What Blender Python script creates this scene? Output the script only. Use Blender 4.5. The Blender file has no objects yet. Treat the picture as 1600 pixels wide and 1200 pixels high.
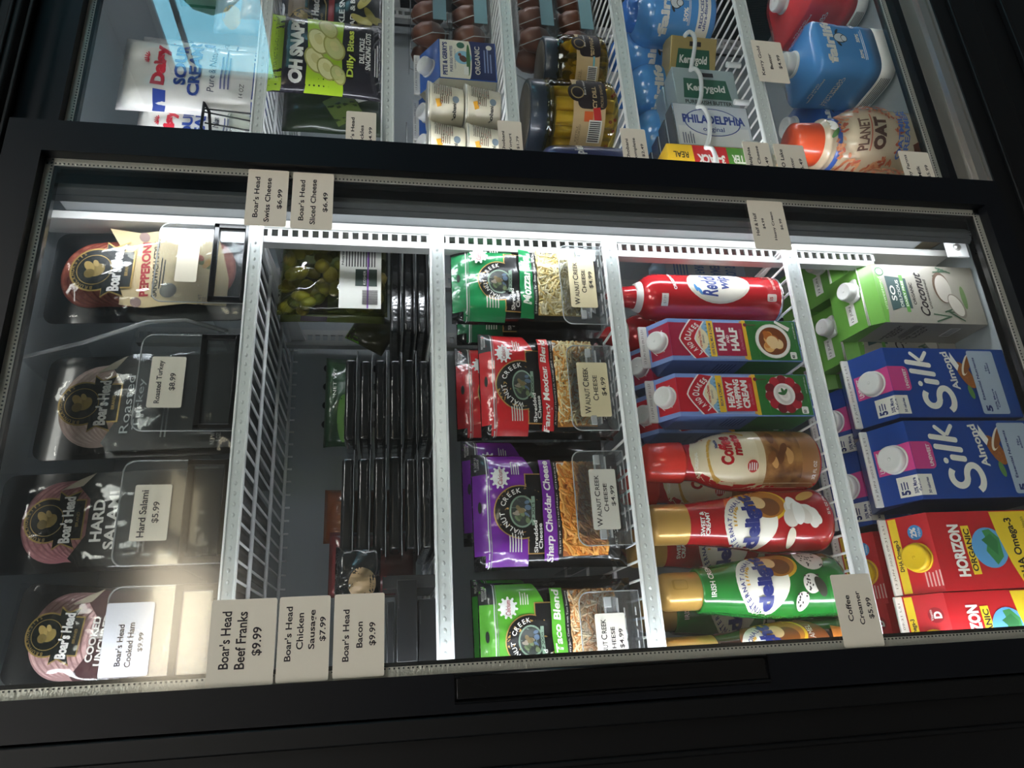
import bpy, bmesh, math, random
from mathutils import Vector, Matrix
from mathutils.bvhtree import BVHTree
random.seed(7)
SC = bpy.context.scene
COL = SC.collection

# ---------------------------------------------------------------- camera
# the phone is held turned on its side: world up points to the left of the frame
FPX = 1130.0; D = 0.76; EZ = 1.50
_v = Vector((7200-800, 650-600, FPX)).normalized()        # world down seen in image axes (right, down, forward)
_h = Vector((625-800, -2350-600, FPX)).normalized()       # world +X
ZI = -_v; XI = (_h - ZI*_h.dot(ZI)).normalized(); YI = ZI.cross(XI)
CAM = Vector((0, -D, EZ))
def ray(px, py):
    d = Vector((px-800, py-600, FPX)); return Vector((d.dot(XI), d.dot(YI), d.dot(ZI)))
def at(px, py, Y):
    d = ray(px, py); return CAM + d*((D+Y)/d.y)
def onz(px, py, z):
    d = ray(px, py); return CAM + d*((z-EZ)/d.z)
cam = bpy.data.cameras.new('camera'); co = bpy.data.objects.new('camera', cam); COL.objects.link(co)
cam.sensor_fit = 'HORIZONTAL'; cam.sensor_width = 36; cam.lens = 36*FPX/1600
cam.clip_start = .02; cam.clip_end = 100
right = Vector((XI.x, YI.x, ZI.x)); down = Vector((XI.y, YI.y, ZI.y)); fwd = Vector((XI.z, YI.z, ZI.z))
m = Matrix(((right.x, -down.x, -fwd.x, CAM.x), (right.y, -down.y, -fwd.y, CAM.y), (right.z, -down.z, -fwd.z, CAM.z), (0, 0, 0, 1)))
co.matrix_world = m
SC.camera = co

# ---------------------------------------------------------------- world, exposure
w = bpy.data.worlds.new('sky'); SC.world = w; w.use_nodes = True
nt = w.node_tree; bg = nt.nodes['Background']
sky = nt.nodes.new('ShaderNodeTexSky'); sky.sky_type = 'PREETHAM'; sky.sun_direction = (-.4, .5, .75); sky.turbidity = 3
hs_ = nt.nodes.new('ShaderNodeMix'); hs_.data_type = 'RGBA'; hs_.inputs[0].default_value = .93; hs_.inputs[7].default_value = (.50, .80, .92, 1)
nt.links.new(sky.outputs[0], hs_.inputs[6]); nt.links.new(hs_.outputs[2], bg.inputs[0]); bg.inputs[1].default_value = 6.5
SC.view_settings.view_transform = 'Standard'; SC.view_settings.look = 'None'
SC.view_settings.exposure = 0.22; SC.view_settings.gamma = 1; SC.view_settings.use_curve_mapping = False
LED_POWER = 26.0; CEIL_POWER = 14.0

# ---------------------------------------------------------------- materials
def lin(h):
    if isinstance(h, str):
        h = h.lstrip('#'); c = [int(h[i:i+2], 16)/255 for i in (0, 2, 4)]
    else: c = list(h)
    return tuple(x/12.92 if x <= .04045 else ((x+.055)/1.055)**2.4 for x in c) + (1,)
MATS = {}
def mat(hexc, rough=.5, metal=0, coat=0, bump=0, bscale=60, noise=0, nscale=30, emit=0, key=None, spec=.5, col2=None):
    k = key or (hexc, rough, metal, coat, bump, bscale, noise, nscale, emit, spec, col2)
    if k in MATS: return MATS[k]
    M = bpy.data.materials.new('paint_'+str(hexc).strip('#')); M.use_nodes = True
    n = M.node_tree; b = n.nodes['Principled BSDF']
    b.inputs['Base Color'].default_value = lin(hexc); b.inputs['Roughness'].default_value = rough
    b.inputs['Metallic'].default_value = metal; b.inputs['Coat Weight'].default_value = coat
    b.inputs['Specular IOR Level'].default_value = spec
    if coat: b.inputs['Coat Roughness'].default_value = .06
    if emit:
        b.inputs['Emission Color'].default_value = lin(hexc); b.inputs['Emission Strength'].default_value = emit
    if bump or noise:
        tc = n.nodes.new('ShaderNodeTexCoord')
    if bump:
        t = n.nodes.new('ShaderNodeTexNoise'); t.inputs['Scale'].default_value = bscale; t.inputs['Detail'].default_value = 3
        n.links.new(tc.outputs['Object'], t.inputs['Vector'])
        bp = n.nodes.new('ShaderNodeBump'); bp.inputs['Strength'].default_value = bump; bp.inputs['Distance'].default_value = .004
        n.links.new(t.outputs[0], bp.inputs['Height']); n.links.new(bp.outputs[0], b.inputs['Normal'])
        if coat: n.links.new(bp.outputs[0], b.inputs['Coat Normal'])
    if noise:
        t = n.nodes.new('ShaderNodeTexNoise'); t.inputs['Scale'].default_value = nscale; t.inputs['Detail'].default_value = 4
        n.links.new(tc.outputs['Object'], t.inputs['Vector'])
        r = n.nodes.new('ShaderNodeMix'); r.data_type = 'RGBA'
        mr = n.nodes.new('ShaderNodeMapRange'); mr.inputs[1].default_value = .35; mr.inputs[2].default_value = .65; mr.inputs[4].default_value = noise
        n.links.new(t.outputs[0], mr.inputs[0]); n.links.new(mr.outputs[0], r.inputs[0])
        r.inputs[6].default_value = lin(hexc); r.inputs[7].default_value = lin(col2 or '#ffffff')
        n.links.new(r.outputs[2], b.inputs['Base Color'])
    MATS[k] = M; return M
def clear(key, tint='#f4f6f6', rough=.03, refl=1.0, bump=0, bscale=30, haze=0, hazecol='#c8ccd0'):
    k = ('clear', key)
    if k in MATS: return MATS[k]
    M = bpy.data.materials.new(key); M.use_nodes = True; n = M.node_tree
    n.nodes.remove(n.nodes['Principled BSDF']); out = n.nodes['Material Output']
    tr = n.nodes.new('ShaderNodeBsdfTransparent'); tr.inputs[0].default_value = lin(tint)
    gl = n.nodes.new('ShaderNodeBsdfGlossy'); gl.inputs['Roughness'].default_value = rough
    fr = n.nodes.new('ShaderNodeLayerWeight'); fr.inputs[0].default_value = .5
    pw = n.nodes.new('ShaderNodeMath'); pw.operation = 'POWER'; pw.inputs[1].default_value = 5
    mu = n.nodes.new('ShaderNodeMath'); mu.operation = 'MULTIPLY_ADD'; mu.inputs[1].default_value = .9*min(refl, 1.1); mu.inputs[2].default_value = .045*refl
    n.links.new(fr.outputs['Facing'], pw.inputs[0])
    mx = n.nodes.new('ShaderNodeMixShader')
    n.links.new(pw.outputs[0], mu.inputs[0]); n.links.new(mu.outputs[0], mx.inputs[0])
    base = tr
    if haze:
        df = n.nodes.new('ShaderNodeBsdfDiffuse'); df.inputs[0].default_value = lin(hazecol)
        m2 = n.nodes.new('ShaderNodeMixShader'); m2.inputs[0].default_value = haze
        n.links.new(tr.outputs[0], m2.inputs[1]); n.links.new(df.outputs[0], m2.inputs[2]); base = m2
    n.links.new(base.outputs[0], mx.inputs[1]); n.links.new(gl.outputs[0], mx.inputs[2]); n.links.new(mx.outputs[0], out.inputs[0])
    if bump:
        tc = n.nodes.new('ShaderNodeTexCoord'); t = n.nodes.new('ShaderNodeTexNoise'); t.inputs['Scale'].default_value = bscale
        n.links.new(tc.outputs['Object'], t.inputs['Vector'])
        bp = n.nodes.new('ShaderNodeBump'); bp.inputs['Strength'].default_value = bump; bp.inputs['Distance'].default_value = .006
        n.links.new(t.outputs[0], bp.inputs['Height'])
        n.links.new(bp.outputs[0], gl.inputs['Normal'])
    MATS[k] = M; return M
GLASS = clear('door_glass', '#fafcfb', .0, 1.6); GLASSF = clear('front_door_glass', '#fafcfb', .12, 1.6)
PLASTIC = clear('clear_plastic', '#f8fafa', .04, 1.3, haze=.04)
FILM = clear('clear_film', '#fbfbfb', .08, 1.15, bump=.7, bscale=22)
EDGE = clear('clear_plastic_edge', '#e6eaea', .1, 2, haze=.45, hazecol='#e8eaea')
BLACK = mat('#090c12', .42, spec=.25); BLACKP = mat('#0a0b0d', .22)
WHITE = mat('#eceeee', .45); WIRE = mat('#e4e6e6', .35); ALU = mat('#c9c6c0', .3, .9)
GREYM = mat('#8f9294', .5, .3); CARD = mat('#e6decd', .55); INK = mat('#231a20', .6)

# ---------------------------------------------------------------- mesh builders
class B:
    """collects faces into one bmesh with several material slots"""
    def __init__(s): s.bm = bmesh.new(); s.mats = []
    def mi(s, m):
        if m not in s.mats: s.mats.append(m)
        return s.mats.index(m)
    def face(s, vs, m, smooth=False):
        try: f = s.bm.faces.new(vs)
        except ValueError: return None
        f.material_index = s.mi(m); f.smooth = smooth; return f
    def box(s, x0, x1, y0, y1, z0, z1, m, bev=0, seg=2, T=None):
        r = bmesh.ops.create_cube(s.bm, size=1)
        vs = r['verts']
        for v in vs:
            v.co = Vector(((x0+x1)/2+v.co.x*(x1-x0), (y0+y1)/2+v.co.y*(y1-y0), (z0+z1)/2+v.co.z*(z1-z0)))
        fs = set(f for v in vs for f in v.link_faces); i = s.mi(m)
        for f in fs: f.material_index = i
        if bev:
            es = list(set(e for v in vs for e in v.link_edges))
            rr = bmesh.ops.bevel(s.bm, geom=es, offset=bev, segments=seg, profile=.5, affect='EDGES')
            for f in rr['faces']: f.material_index = i; f.smooth = True
            vs = list(set(v for f in rr['faces'] for v in f.verts))
        if T is not None:
            for v in set(vs): v.co = T @ v.co
        return s
    def rings(s, rings, m, caps=True, smooth=True, T=None):
        L = []
        for r in rings:
            L.append([s.bm.verts.new(T @ Vector(p) if T is not None else p) for p in r])
        n = len(L[0])
        for a, b in zip(L, L[1:]):
            for i in range(n): s.face([a[i], a[(i+1) % n], b[(i+1) % n], b[i]], m, smooth)
        if caps:
            s.face(L[0][::-1], m); s.face(L[-1], m)
        return s
    def lathe(s, prof, m, n=40, cx=0, cy=0, T=None, caps=True):
        return s.rings([[(cx+r*math.cos(2*math.pi*i/n), cy+r*math.sin(2*math.pi*i/n), z) for i in range(n)] for r, z in prof], m, caps, True, T)
    def loft(s, secs, m, n=48, cx=0, cy=0, T=None):
        """secs: (half x, half y, z, squareness exponent)"""
        R = []
        for a, b, z, e in secs:
            q = []
            for i in range(n):
                t = 2*math.pi*i/n; c, sn = math.cos(t), math.sin(t)
                q.append((cx+a*math.copysign(abs(c)**(2/e), c), cy+b*math.copysign(abs(sn)**(2/e), sn), z))
            R.append(q)
        return s.rings(R, m, True, True, T)
    def tube(s, pts, r, m, n=8, closed=False):
        pts = [Vector(p) for p in pts]; R = []
        for i, p in enumerate(pts):
            a = pts[i-1] if (i or closed) else p; b = pts[(i+1) % len(pts)] if (i < len(pts)-1 or closed) else p
            t = (b-a).normalized() if (b-a).length > 1e-9 else Vector((0, 0, 1))
            u = t.orthogonal().normalized() if i == 0 else (u - t*u.dot(t)).normalized()
            w_ = t.cross(u)
            R.append([p+u*r*math.cos(2*math.pi*k/n)+w_*r*math.sin(2*math.pi*k/n) for k in range(n)])
        if closed: R.append(R[0])
        return s.rings(R, m, not closed, True)
    def plate(s, pts, y0, y1, m, T=None):
        """polygon pts (x,z) extruded along y"""
        a = [s.bm.verts.new(Vector((x, y0, z)) if T is None else T @ Vector((x, y0, z))) for x, z in pts]
        b = [s.bm.verts.new(Vector((x, y1, z)) if T is None else T @ Vector((x, y1, z))) for x, z in pts]
        n = len(pts); s.face(a[::-1], m); s.face(b, m)
        for i in range(n): s.face([a[i], a[(i+1) % n], b[(i+1) % n], b[i]], m)
        return s
    def blob(s, c, r, m, seg=10, rot=None):
        M_ = Matrix.Translation(c) @ (rot.to_matrix().to_4x4() if rot else Matrix.Identity(4)) @ Matrix.Diagonal((*r, 1))
        rr = bmesh.ops.create_icosphere(s.bm, subdivisions=2 if seg > 6 else 1, radius=1, matrix=M_)
        i = s.mi(m)
        for f in set(f for v in rr['verts'] for f in v.link_faces): f.material_index = i; f.smooth = True
        return s
    def pillow(s, w, h, t, m, y=0, nx=14, nz=18, edge=.06, wob=0, z0=0, seed=1):
        """bag lying in the x-z plane: front bulges towards -y, back towards +y, crimped rim"""
        rnd = random.Random(seed); ph = [rnd.uniform(0, 6) for _ in range(4)]
        def P(i, k, sgn):
            u = i/nx; v = k/nz
            e = min(1, min(u, 1-u)/.22); g = min(1, min(v, 1-v)/.2)
            bul = math.sin(e*math.pi/2)**.8*math.sin(g*math.pi/2)**.8
            wv = wob*(math.sin(9*u+ph[0]+4*v)*math.sin(11*v+ph[1])+.6*math.sin(21*u+ph[2]+9*v))
            xx = (u-.5)*w*(1-.03*math.sin(v*math.pi)); 
            return Vector((xx, y+sgn*(t/2*bul+.0004)+wv*(bul+.15), z0+v*h))
        V = {}
        for sgn in (-1, 1):
            for i in range(nx+1):
                for k in range(nz+1):
                    bd = i in (0, nx) or k in (0, nz)
                    if bd and sgn == 1: V[i, k, 1] = V[i, k, -1]
                    else: V[i, k, sgn] = s.bm.verts.new(P(i, k, sgn))
            for i in range(nx):
                for k in range(nz):
                    q = [V[i, k, sgn], V[i+1, k, sgn], V[i+1, k+1, sgn], V[i, k+1, sgn]]
                    s.face(q if sgn == -1 else q[::-1], m, True)
        return s
    def build(s, name, parent=None, loc=None, rot=None):
        me = bpy.data.meshes.new(name); s.bm.normal_update(); s.bm.to_mesh(me); s.bm.free()
        for m_ in s.mats: me.materials.append(m_)
        o = bpy.data.objects.new(name, me); COL.objects.link(o)
        if parent: o.parent = parent
        if loc is not None: o.location = loc
        if rot is not None: o.rotation_euler = rot
        return o

_TC = {}
def text_geo(s_, bold=0, shear=0):
    k = (s_, bold, shear)
    if k in _TC: return _TC[k]
    cu = bpy.data.curves.new('t', 'FONT'); cu.body = s_; cu.size = 1; cu.resolution_u = 3; cu.offset = bold; cu.shear = shear
    cu.align_x = 'CENTER'; cu.space_line = .9
    ob = bpy.data.objects.new('t', cu); me = bpy.data.meshes.new_from_object(ob)
    vs = [(v.co.x, v.co.y) for v in me.vertices]; fs = [tuple(p.vertices) for p in me.polygons]
    bpy.data.objects.remove(ob); bpy.data.curves.remove(cu); bpy.data.meshes.remove(me)
    x0 = min(v[0] for v in vs); x1 = max(v[0] for v in vs); y0 = min(v[1] for v in vs); y1 = max(v[1] for v in vs)
    vs = [((x-x0)/(x1-x0)-.5, (y-y0)/(y1-y0)-.5) for x, y in vs]
    _TC[k] = (vs, fs, (x1-x0)/(y1-y0)); return _TC[k]

class Art:
    """printed artwork in a face's own frame: u to the right, v up, 0..1 over a rectangle W x H whose corner is x0,z0"""
    def __init__(s, x0, z0, W, H): s.x0, s.z0, s.W, s.H = x0, z0, W, H; s.items = []
    def put(s, pts, faces, m): s.items.append((pts, faces, m)); return s
    def pt(s, u, v): return (s.x0+u*s.W, s.z0+v*s.H)
    def _place(s, loc, cu, cv, w, h, rot):
        cx, cz = s.pt(cu, cv); W = w*s.W; H = h*s.H; c, sn = math.cos(math.radians(rot)), math.sin(math.radians(rot))
        return [(cx+x*W*c-y*H*sn, cz+x*W*sn+y*H*c) for x, y in loc]
    def rect(s, cu, cv, w, h, m, rot=0): return s.put(s._place([(-.5, -.5), (.5, -.5), (.5, .5), (-.5, .5)], cu, cv, w, h, rot), [(0, 1, 2, 3)], m)
    def box(s, u0, u1, v0, v1, m): return s.rect((u0+u1)/2, (v0+v1)/2, u1-u0, v1-v0, m)
    def vbox(s, u0, u1, v0, v1, m):        # a band that runs over the fold at v = 1
        s.box(u0, u1, v0, 1, m); return s.box(u0, u1, 1.0005, v1, m)
    def rrect(s, cu, cv, w, h, m, r=.2, rot=0):
        W = w*s.W; H = h*s.H; q = r*min(W, H); L = []
        for sx, sy, a0 in ((1, 1, 0), (-1, 1, 90), (-1, -1, 180), (1, -1, 270)):
            for k in range(5):
                a = math.radians(a0+k*22.5); L.append(((sx*(W/2-q)+q*math.cos(a))/W, (sy*(H/2-q)+q*math.sin(a))/H))
        return s.put(s._place(L, cu, cv, w, h, rot), [tuple(range(20))], m)
    def ell(s, cu, cv, w, h, m, rot=0, n=28):
        return s.put(s._place([(.5*math.cos(6.28318*i/n), .5*math.sin(6.28318*i/n)) for i in range(n)], cu, cv, w, h, rot), [tuple(range(n))], m)
    def circ(s, cu, cv, d, m, n=28): return s.ell(cu, cv, d/s.W, d/s.H, m, 0, n)     # d in metres
    def poly(s, pts, m): return s.put([s.pt(*p) for p in pts], [tuple(range(len(pts)))], m)
    def text(s, t, cu, cv, w, h, m, rot=0, bold=.0, shear=0):
        vs, fs, _ = text_geo(t, bold, shear); return s.put(s._place(vs, cu, cv, w, h, rot), fs, m)
    def arc(s, t, cu, cv, r, a0, a1, h, m, bold=.01, flip=False):
        """letters along an arc, r and h in metres, angles in degrees clockwise from straight up"""
        cx, cz = s.pt(cu, cv); n = len(t)
        for i, ch in enumerate(t):
            if ch == ' ': continue
            a = math.radians(a0+(a1-a0)*(i+.5)/n); vs, fs, asp = text_geo(ch, bold, 0)
            rr = -a; c, sn = math.cos(rr), math.sin(rr); ox, oz = cx+r*math.sin(a), cz+r*math.cos(a); ww = min(asp, 1.2)*h
            s.put([(ox+x*ww*c-y*h*sn, oz+x*ww*sn+y*h*c) for x, y in vs], fs, m)
        return s
    def tiny(s, cu, cv, w, h, n, m, rnd=None, rot=0):
        """rows of print too small to read"""
        rnd = rnd or random.Random(int(cu*997+cv*991))
        for i in range(n):
            ww = w*rnd.uniform(.7, 1); s.rect(cu-(w-ww)/2, cv+h/2-h*(i+.5)/n, ww, h/n*.42, m, rot)
        return s
    def apply(s, b, mode='front', step=None, bvh=None, off=.0003, T=None, ext=.6, lay=None):
        """press the artwork onto the body b, by rays from the side it faces"""
        if bvh is None:
            b.bm.normal_update(); bvh = BVHTree.FromBMesh(b.bm)
        if lay is None: lay = .00009 if step else .00003
        if mode == 'front': O = lambda x, z: Vector((x, -ext, z)); dr = Vector((0, 1, 0))
        elif mode == 'left': O = lambda x, z: Vector((-ext, x, z)); dr = Vector((1, 0, 0))
        elif mode == 'top': O = lambda x, z: Vector((x, z, ext)); dr = Vector((0, 0, -1))
        for k, (pts, faces, m) in enumerate(s.items):
            t = bmesh.new(); vs = [t.verts.new((x, z, 0)) for x, z in pts]
            for f in faces:
                try: t.faces.new([vs[i] for i in f])
                except ValueError: pass
            if step:
                bmesh.ops.triangulate(t, faces=t.faces[:])
                for _ in range(6):
                    es = [e for e in t.edges if e.calc_length() > step]
                    if not es: break
                    bmesh.ops.subdivide_edges(t, edges=es, cuts=1, use_grid_fill=False)
                    bmesh.ops.triangulate(t, faces=[f for f in t.faces if len(f.verts) > 3])
            mp = {}
            for v in t.verts:
                h = bvh.ray_cast(O(v.co.x, v.co.y), dr)
                if h[0] is None or (not step and mode != 'top'):
                    for kx, dz in ((.965, .0015), (.965, -.0015)) if mode != 'left' else ((.95, .0015), (.95, -.0015)):
                        h1 = bvh.ray_cast(O(v.co.x*kx+(.002 if mode == 'left' else 0), v.co.y+dz), dr)
                        if h1[0] is not None and (h[0] is None or h1[0].dot(dr) < h[0].dot(dr)-.0006): h = h1
                if h[0] is None: mp[v] = None; continue
                mp[v] = b.bm.verts.new(h[0]-dr*(off+k*lay))
            for f in t.faces:
                L = [mp[v] for v in f.verts]
                if None in L: continue
                ys = [v.co.dot(dr) for v in L]
                if max(ys)-min(ys) > (.03 if step else .09): continue
                b.face(L, m, bool(step))
            t.free()
        return b

def tag(o, label, cat=None, group=None, kind=None):
    if label: o['label'] = label
    if cat: o['category'] = cat
    if group: o['group'] = group
    if kind: o['kind'] = kind
    return o
def root(name, loc, label, cat, group=None, rz=0, rot=None):
    o = bpy.data.objects.new(name, None); o.empty_display_size = .02; COL.objects.link(o); o.location = loc
    o.rotation_euler = rot or (0, 0, rz); return tag(o, label, cat, group)
def copy_tree(o, parent=None):
    c = o.copy(); COL.objects.link(c); c.parent = parent
    for ch in list(o.children): copy_tree(ch, c)
    return c
def dup(o, loc, label, rz=None, group=None):
    c = copy_tree(o); c.location = loc; c['label'] = label
    if rz is not None: c.rotation_euler = (0, 0, rz)
    if group: c['group'] = group
    return c
# ================================================================ the shop room
def struct(name, bld, label=None):
    o = bld.build(name); o['kind'] = 'structure'; return o
CZ = 3.8; RX = 5.2; LX = -3.5; FY = -11.0; BY = .95
fl = mat('#5d5a58', .35, noise=.4, nscale=3, col2='#4c4a48')
wl = mat('#7a828a', .7); cl = mat('#cdd2d6', .8)
struct('floor', B().box(LX-.1, RX+.1, FY-.1, BY+.1, -.1, 0, fl))
struct('ceiling', B().box(LX-.1, RX+.1, FY-.1, BY+.1, CZ, CZ+.1, cl))
struct('wall_left', B().box(LX-.1, LX, FY-.1, BY+.1, 0, CZ, wl))
struct('wall_back', B().box(LX, RX, BY, BY+.1, 0, CZ, wl))
struct('wall_front', B().box(LX, RX, FY-.1, FY, 0, CZ, wl))
WY0, WY1, WZ0, WZ1 = -4.75, -.6, 2.5, 3.45
b = B()
b.box(RX, RX+.1, FY-.1, BY+.1, 0, WZ0, wl); b.box(RX, RX+.1, FY-.1, BY+.1, WZ1, CZ, wl)
b.box(RX, RX+.1, FY-.1, WY0, WZ0, WZ1, wl); b.box(RX, RX+.1, WY1, BY+.1, WZ0, WZ1, wl)
struct('wall_right', b)
b = B(); wf = mat('#e6e9ea', .5)
for k in range(5):
    y = WY0+(WY1-WY0)*k/4; b.box(RX+.02, RX+.07, y-.03, y+.03, WZ0, WZ1, wf)
for z in (WZ0+.02, WZ0+.75, WZ1-.02): b.box(RX+.025, RX+.065, WY0, WY1, z-.02, z+.02, wf)
b.box(RX+.043, RX+.047, WY0, WY1, WZ0, WZ1, clear('window_glass', '#cfe8ee', 0, 1))
struct('window_1', b)
leafm = mat('#3d5f33', .7, noise=.7, nscale=2, col2='#6a8a55')
for k, (y, s_, dx, h) in enumerate([(-7.4, .9, 6.0, 4.6), (-3.4, .9, 9.5, 5.0)]):
    t = root('street_tree', (RX+dx, y, 0), ['broad leafy green tree outside the window', 'rounder green tree standing further from the window'][k], 'tree')
    b = B()
    for q in range(14):
        b.blob(Vector((random.uniform(-1, 1)*s_, random.uniform(-1, 1)*s_, h+random.uniform(-.6, .8)*s_)), (.6*s_,)*3, leafm)
    b.build('crown', t); B().lathe([(.16, 0), (.12, h)], mat('#5c4a3a', .8), 12).build('trunk', t)
b = B().box(-8, 22, -18, 12, -.12, -.1, mat('#8f9692', .8)); o = b.build('pavement'); o['kind'] = 'structure'
# ceiling light panels
def light_panel(x0, x1, y0, y1, label, m=None):
    t = root('ceiling_light', ((x0+x1)/2, (y0+y1)/2, CZ), label, 'ceiling light', 'ceiling light panels of the shop')
    a, c = (x1-x0)/2, (y1-y0)/2
    b = B()
    for q in ((-a, a, -c, -c+.03), (-a, a, c-.03, c), (-a, -a+.03, -c, c), (a-.03, a, -c, c)): b.box(*q, -.05, -.001, mat('#d8d8d6', .5))
    b.build('frame', t)
    B().box(-a+.03, a-.03, -c+.03, c-.03, -.035, -.02, m or mat('#fbf8f2', emit=CEIL_POWER, key='panel_light')).build('diffuser', t)
light_panel(.0, 1.3, -9.8, -7.0, 'large soft ceiling light panel far behind, facing the cooler doors', mat('#ffedd0', emit=CEIL_POWER*.5, key='far_panel'))
light_panel(1.5, 2.2, -8.6, -7.2, 'added dim warm panel beside the large far one, stepping its reflection down', mat('#ffe9c4', emit=CEIL_POWER*.13, key='far_panel_dim'))  # weak panel added so the reflected haze fades in a step
light_panel(-2.4, -1.8, -6, -3.7, 'ceiling light panel nearest the left wall')
light_panel(1.0, 1.9, -3.0, -2.0, 'added unseen ceiling panel lighting the right half of the cooler front')  # added out of view to brighten the cards and product fronts
light_panel(-1.1, -.1, -3.0, -2.0, 'added unseen ceiling panel lighting the left half of the cooler front')  # likewise added, unseen, as extra light on the fronts

# ================================================================ the cooler
TOP = EZ+.52; X0, X1 = -.42, 1.62; YB = .47
ck = root('display_cooler', (0, 0, 0), 'black two door glass fronted refrigerator filled with groceries', 'refrigerator')
BB = mat('#07080a', .5, spec=.3)
b = B()   # outer carcass
b.box(X0, X1, .075, YB+.06, EZ+.44, TOP, BB, .004)
b.box(X0, -.045, .0, YB+.06, .1, TOP, BB, .004)
b.box(1.33, X1, .0, YB+.06, .1, TOP, BB, .004)
b.box(X0, X1, YB+.03, YB+.06, .1, TOP, BB)
b.build('cabinet', ck)
b = B().box(X0, X1, .0, .075, EZ+.45, TOP, BB, .003)
for z in (.436, .458, .475): b.box(X0, X1, -.004, .0, EZ+z, EZ+z+.004, BB, .001)
b.build('header', ck)
b = B()
b.box(-.064, -.045, -.014, .03, .45, EZ+.45, BB, .002); b.box(-.098, -.092, -.004, .002, .1, TOP, BB, .002)
b.build('side_trim', ck)
b = B()
b.box(-.045, 1.33, .0, .075, EZ-.98, EZ-.89, BB, .003)
for z in (-.925, -1.03): b.box(-.1, 1.4, -.006, .004, EZ+z, EZ+z+.006, BB, .002)
b.box(X0, X1, .004, YB, .1, EZ-.92, BB, .003)
b.build('base', ck)
B().box(-.045, 1.33, .002, .010, EZ-.882, EZ-.868, ALU).box(-.045, 1.33, .027, .035, EZ-.888, EZ-.860, ALU).box(-.045, 1.33, .001, .07, EZ-.89, EZ-.885, ALU).build('sliding_track', ck)
b = B(); hole = mat('#15171a', .8); inner = mat('#a0a7aa', .5)
b.box(-.045, 1.33, YB, YB+.02, EZ-.9, EZ+.45, inner)
b.box(-.05, -.040, .08, YB, EZ-.9, EZ+.45, inner); b.box(1.33, 1.34, .08, YB, EZ-.9, EZ+.45, inner)
b.box(-.045, 1.33, .08, YB, EZ+.43, EZ+.44, inner); b.box(-.045, 1.33, .05, YB, EZ-.9, EZ-.885, inner)
b.build('liner', ck)
lin_ = [o for o in ck.children if o.name.startswith('liner')][0]
for i in range(4):
    for j in range(14):
        x = .40+.035*i; z = EZ-.75+.085*j
        b = B().lathe([(.0065, 0), (.0065, .002)], hole, 14, T=Matrix.Translation((x, YB-.0005, z)) @ Matrix.Rotation(math.pi/2, 4, 'X'))
        b.build('vent_hole', lin_)
# centre mullion, bracket, lamp
MX0, MX1 = .552, .600
b = B().box(MX0, MX1, .052, .11, EZ-.795, EZ+.392, GREYM, .003).box(MX1, MX1+.022, .075, .12, EZ-.83, EZ+.42, mat('#4b4d4f', .3, .6), .002)
b.build('mullion', ck)
B().box(MX0-.012, MX0-.001, .075, .11, EZ-.85, EZ+.42, mat('#c9c9c5', .4), .001).build('mullion_flange', ck)
for z in (-.6, -.52, -.02, .3):
    B().lathe([(.0045, 0), (.004, .002), (.001, .003)], ALU, 12, T=Matrix.Translation(((MX0+MX1)/2+.012, .0515, EZ+z)) @ Matrix.Rotation(math.pi/2, 4, 'X')).build('screw', ck)
o = B().box(MX0-.028, MX0+.01, .05, .054, EZ-.86, EZ-.825, WHITE, .001).build('mullion_bracket', ck)
B().lathe([(.006, 0), (.005, .003), (.001, .004)], ALU, 12, T=Matrix.Translation((MX0-.012, .05, EZ-.842)) @ Matrix.Rotation(math.pi/2, 4, 'X')).build('screw', o)
def led(name, x, y, z0, z1, ax, ay):
    """LED strip: housing plus a glowing lens turned towards (ax, ay)"""
    f = B(); a = math.atan2(ay, ax); HS = mat('#4c4e50', .6)
    T = Matrix.Translation((x, y, 0)) @ Matrix.Rotation(a, 4, 'Z')
    f.box(-.010, 0, -.009, .009, z0, z1, HS, .002, T=T)
    for q in (-1, 1): f.box(-.001, .0065, q*.0085-.0012, q*.0085+.0012, z0, z1, HS, T=T)
    o = f.build(name, ck)
    B().box(.0, .004, -.007, .007, z0+.01, z1-.01, mat('#f4f7ff', emit=LED_POWER, key='led_glow'), T=T).build('lamp_lens', o)
led('light_strip', -.028, .024, EZ-.84, EZ+.40, .85, .5)
led('light_strip', MX0-.010, .026, EZ-.84, EZ+.40, -.62, .78)
led('light_strip', MX1+.034, .062, EZ-.84, EZ+.40, .8, .6)
led('light_strip', 1.315, .060, EZ-.84, EZ+.40, -.85, .5)
# slotted shelf standards
def standard(x0, x1, y, z0, z1, label):
    WIRE = mat('#b4b5b3', .45)
    b = B(); w_ = x1-x0; t = .0025
    b.box(x0, x0+w_*.3, y, y+t, z0, z1, WIRE); b.box(x1-w_*.3, x1, y, y+t, z0, z1, WIRE)
    n = int((z1-z0)/.0127)
    for k in range(n+1): b.box(x0+w_*.28, x1-w_*.28, y, y+t, z0+k*(z1-z0)/n-.0025, z0+k*(z1-z0)/n+.0025, WIRE)
    b.box(x0-.002, x0, y, y+.015, z0, z1, WIRE); b.box(x1, x1+.002, y, y+.015, z0, z1, WIRE)
    return b.build('shelf_standard', ck)
standard(.521, .546, .078, EZ-.72, EZ+.16, '')
standard(.521, .546, .40, EZ-.85, EZ+.40, ''); standard(-.035, -.012, .40, EZ-.85, EZ+.40, ''); standard(.64, .665, .40, EZ-.85, EZ+.40, ''); standard(1.28, 1.305, .40, EZ-.85, EZ+.40, '')

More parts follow.
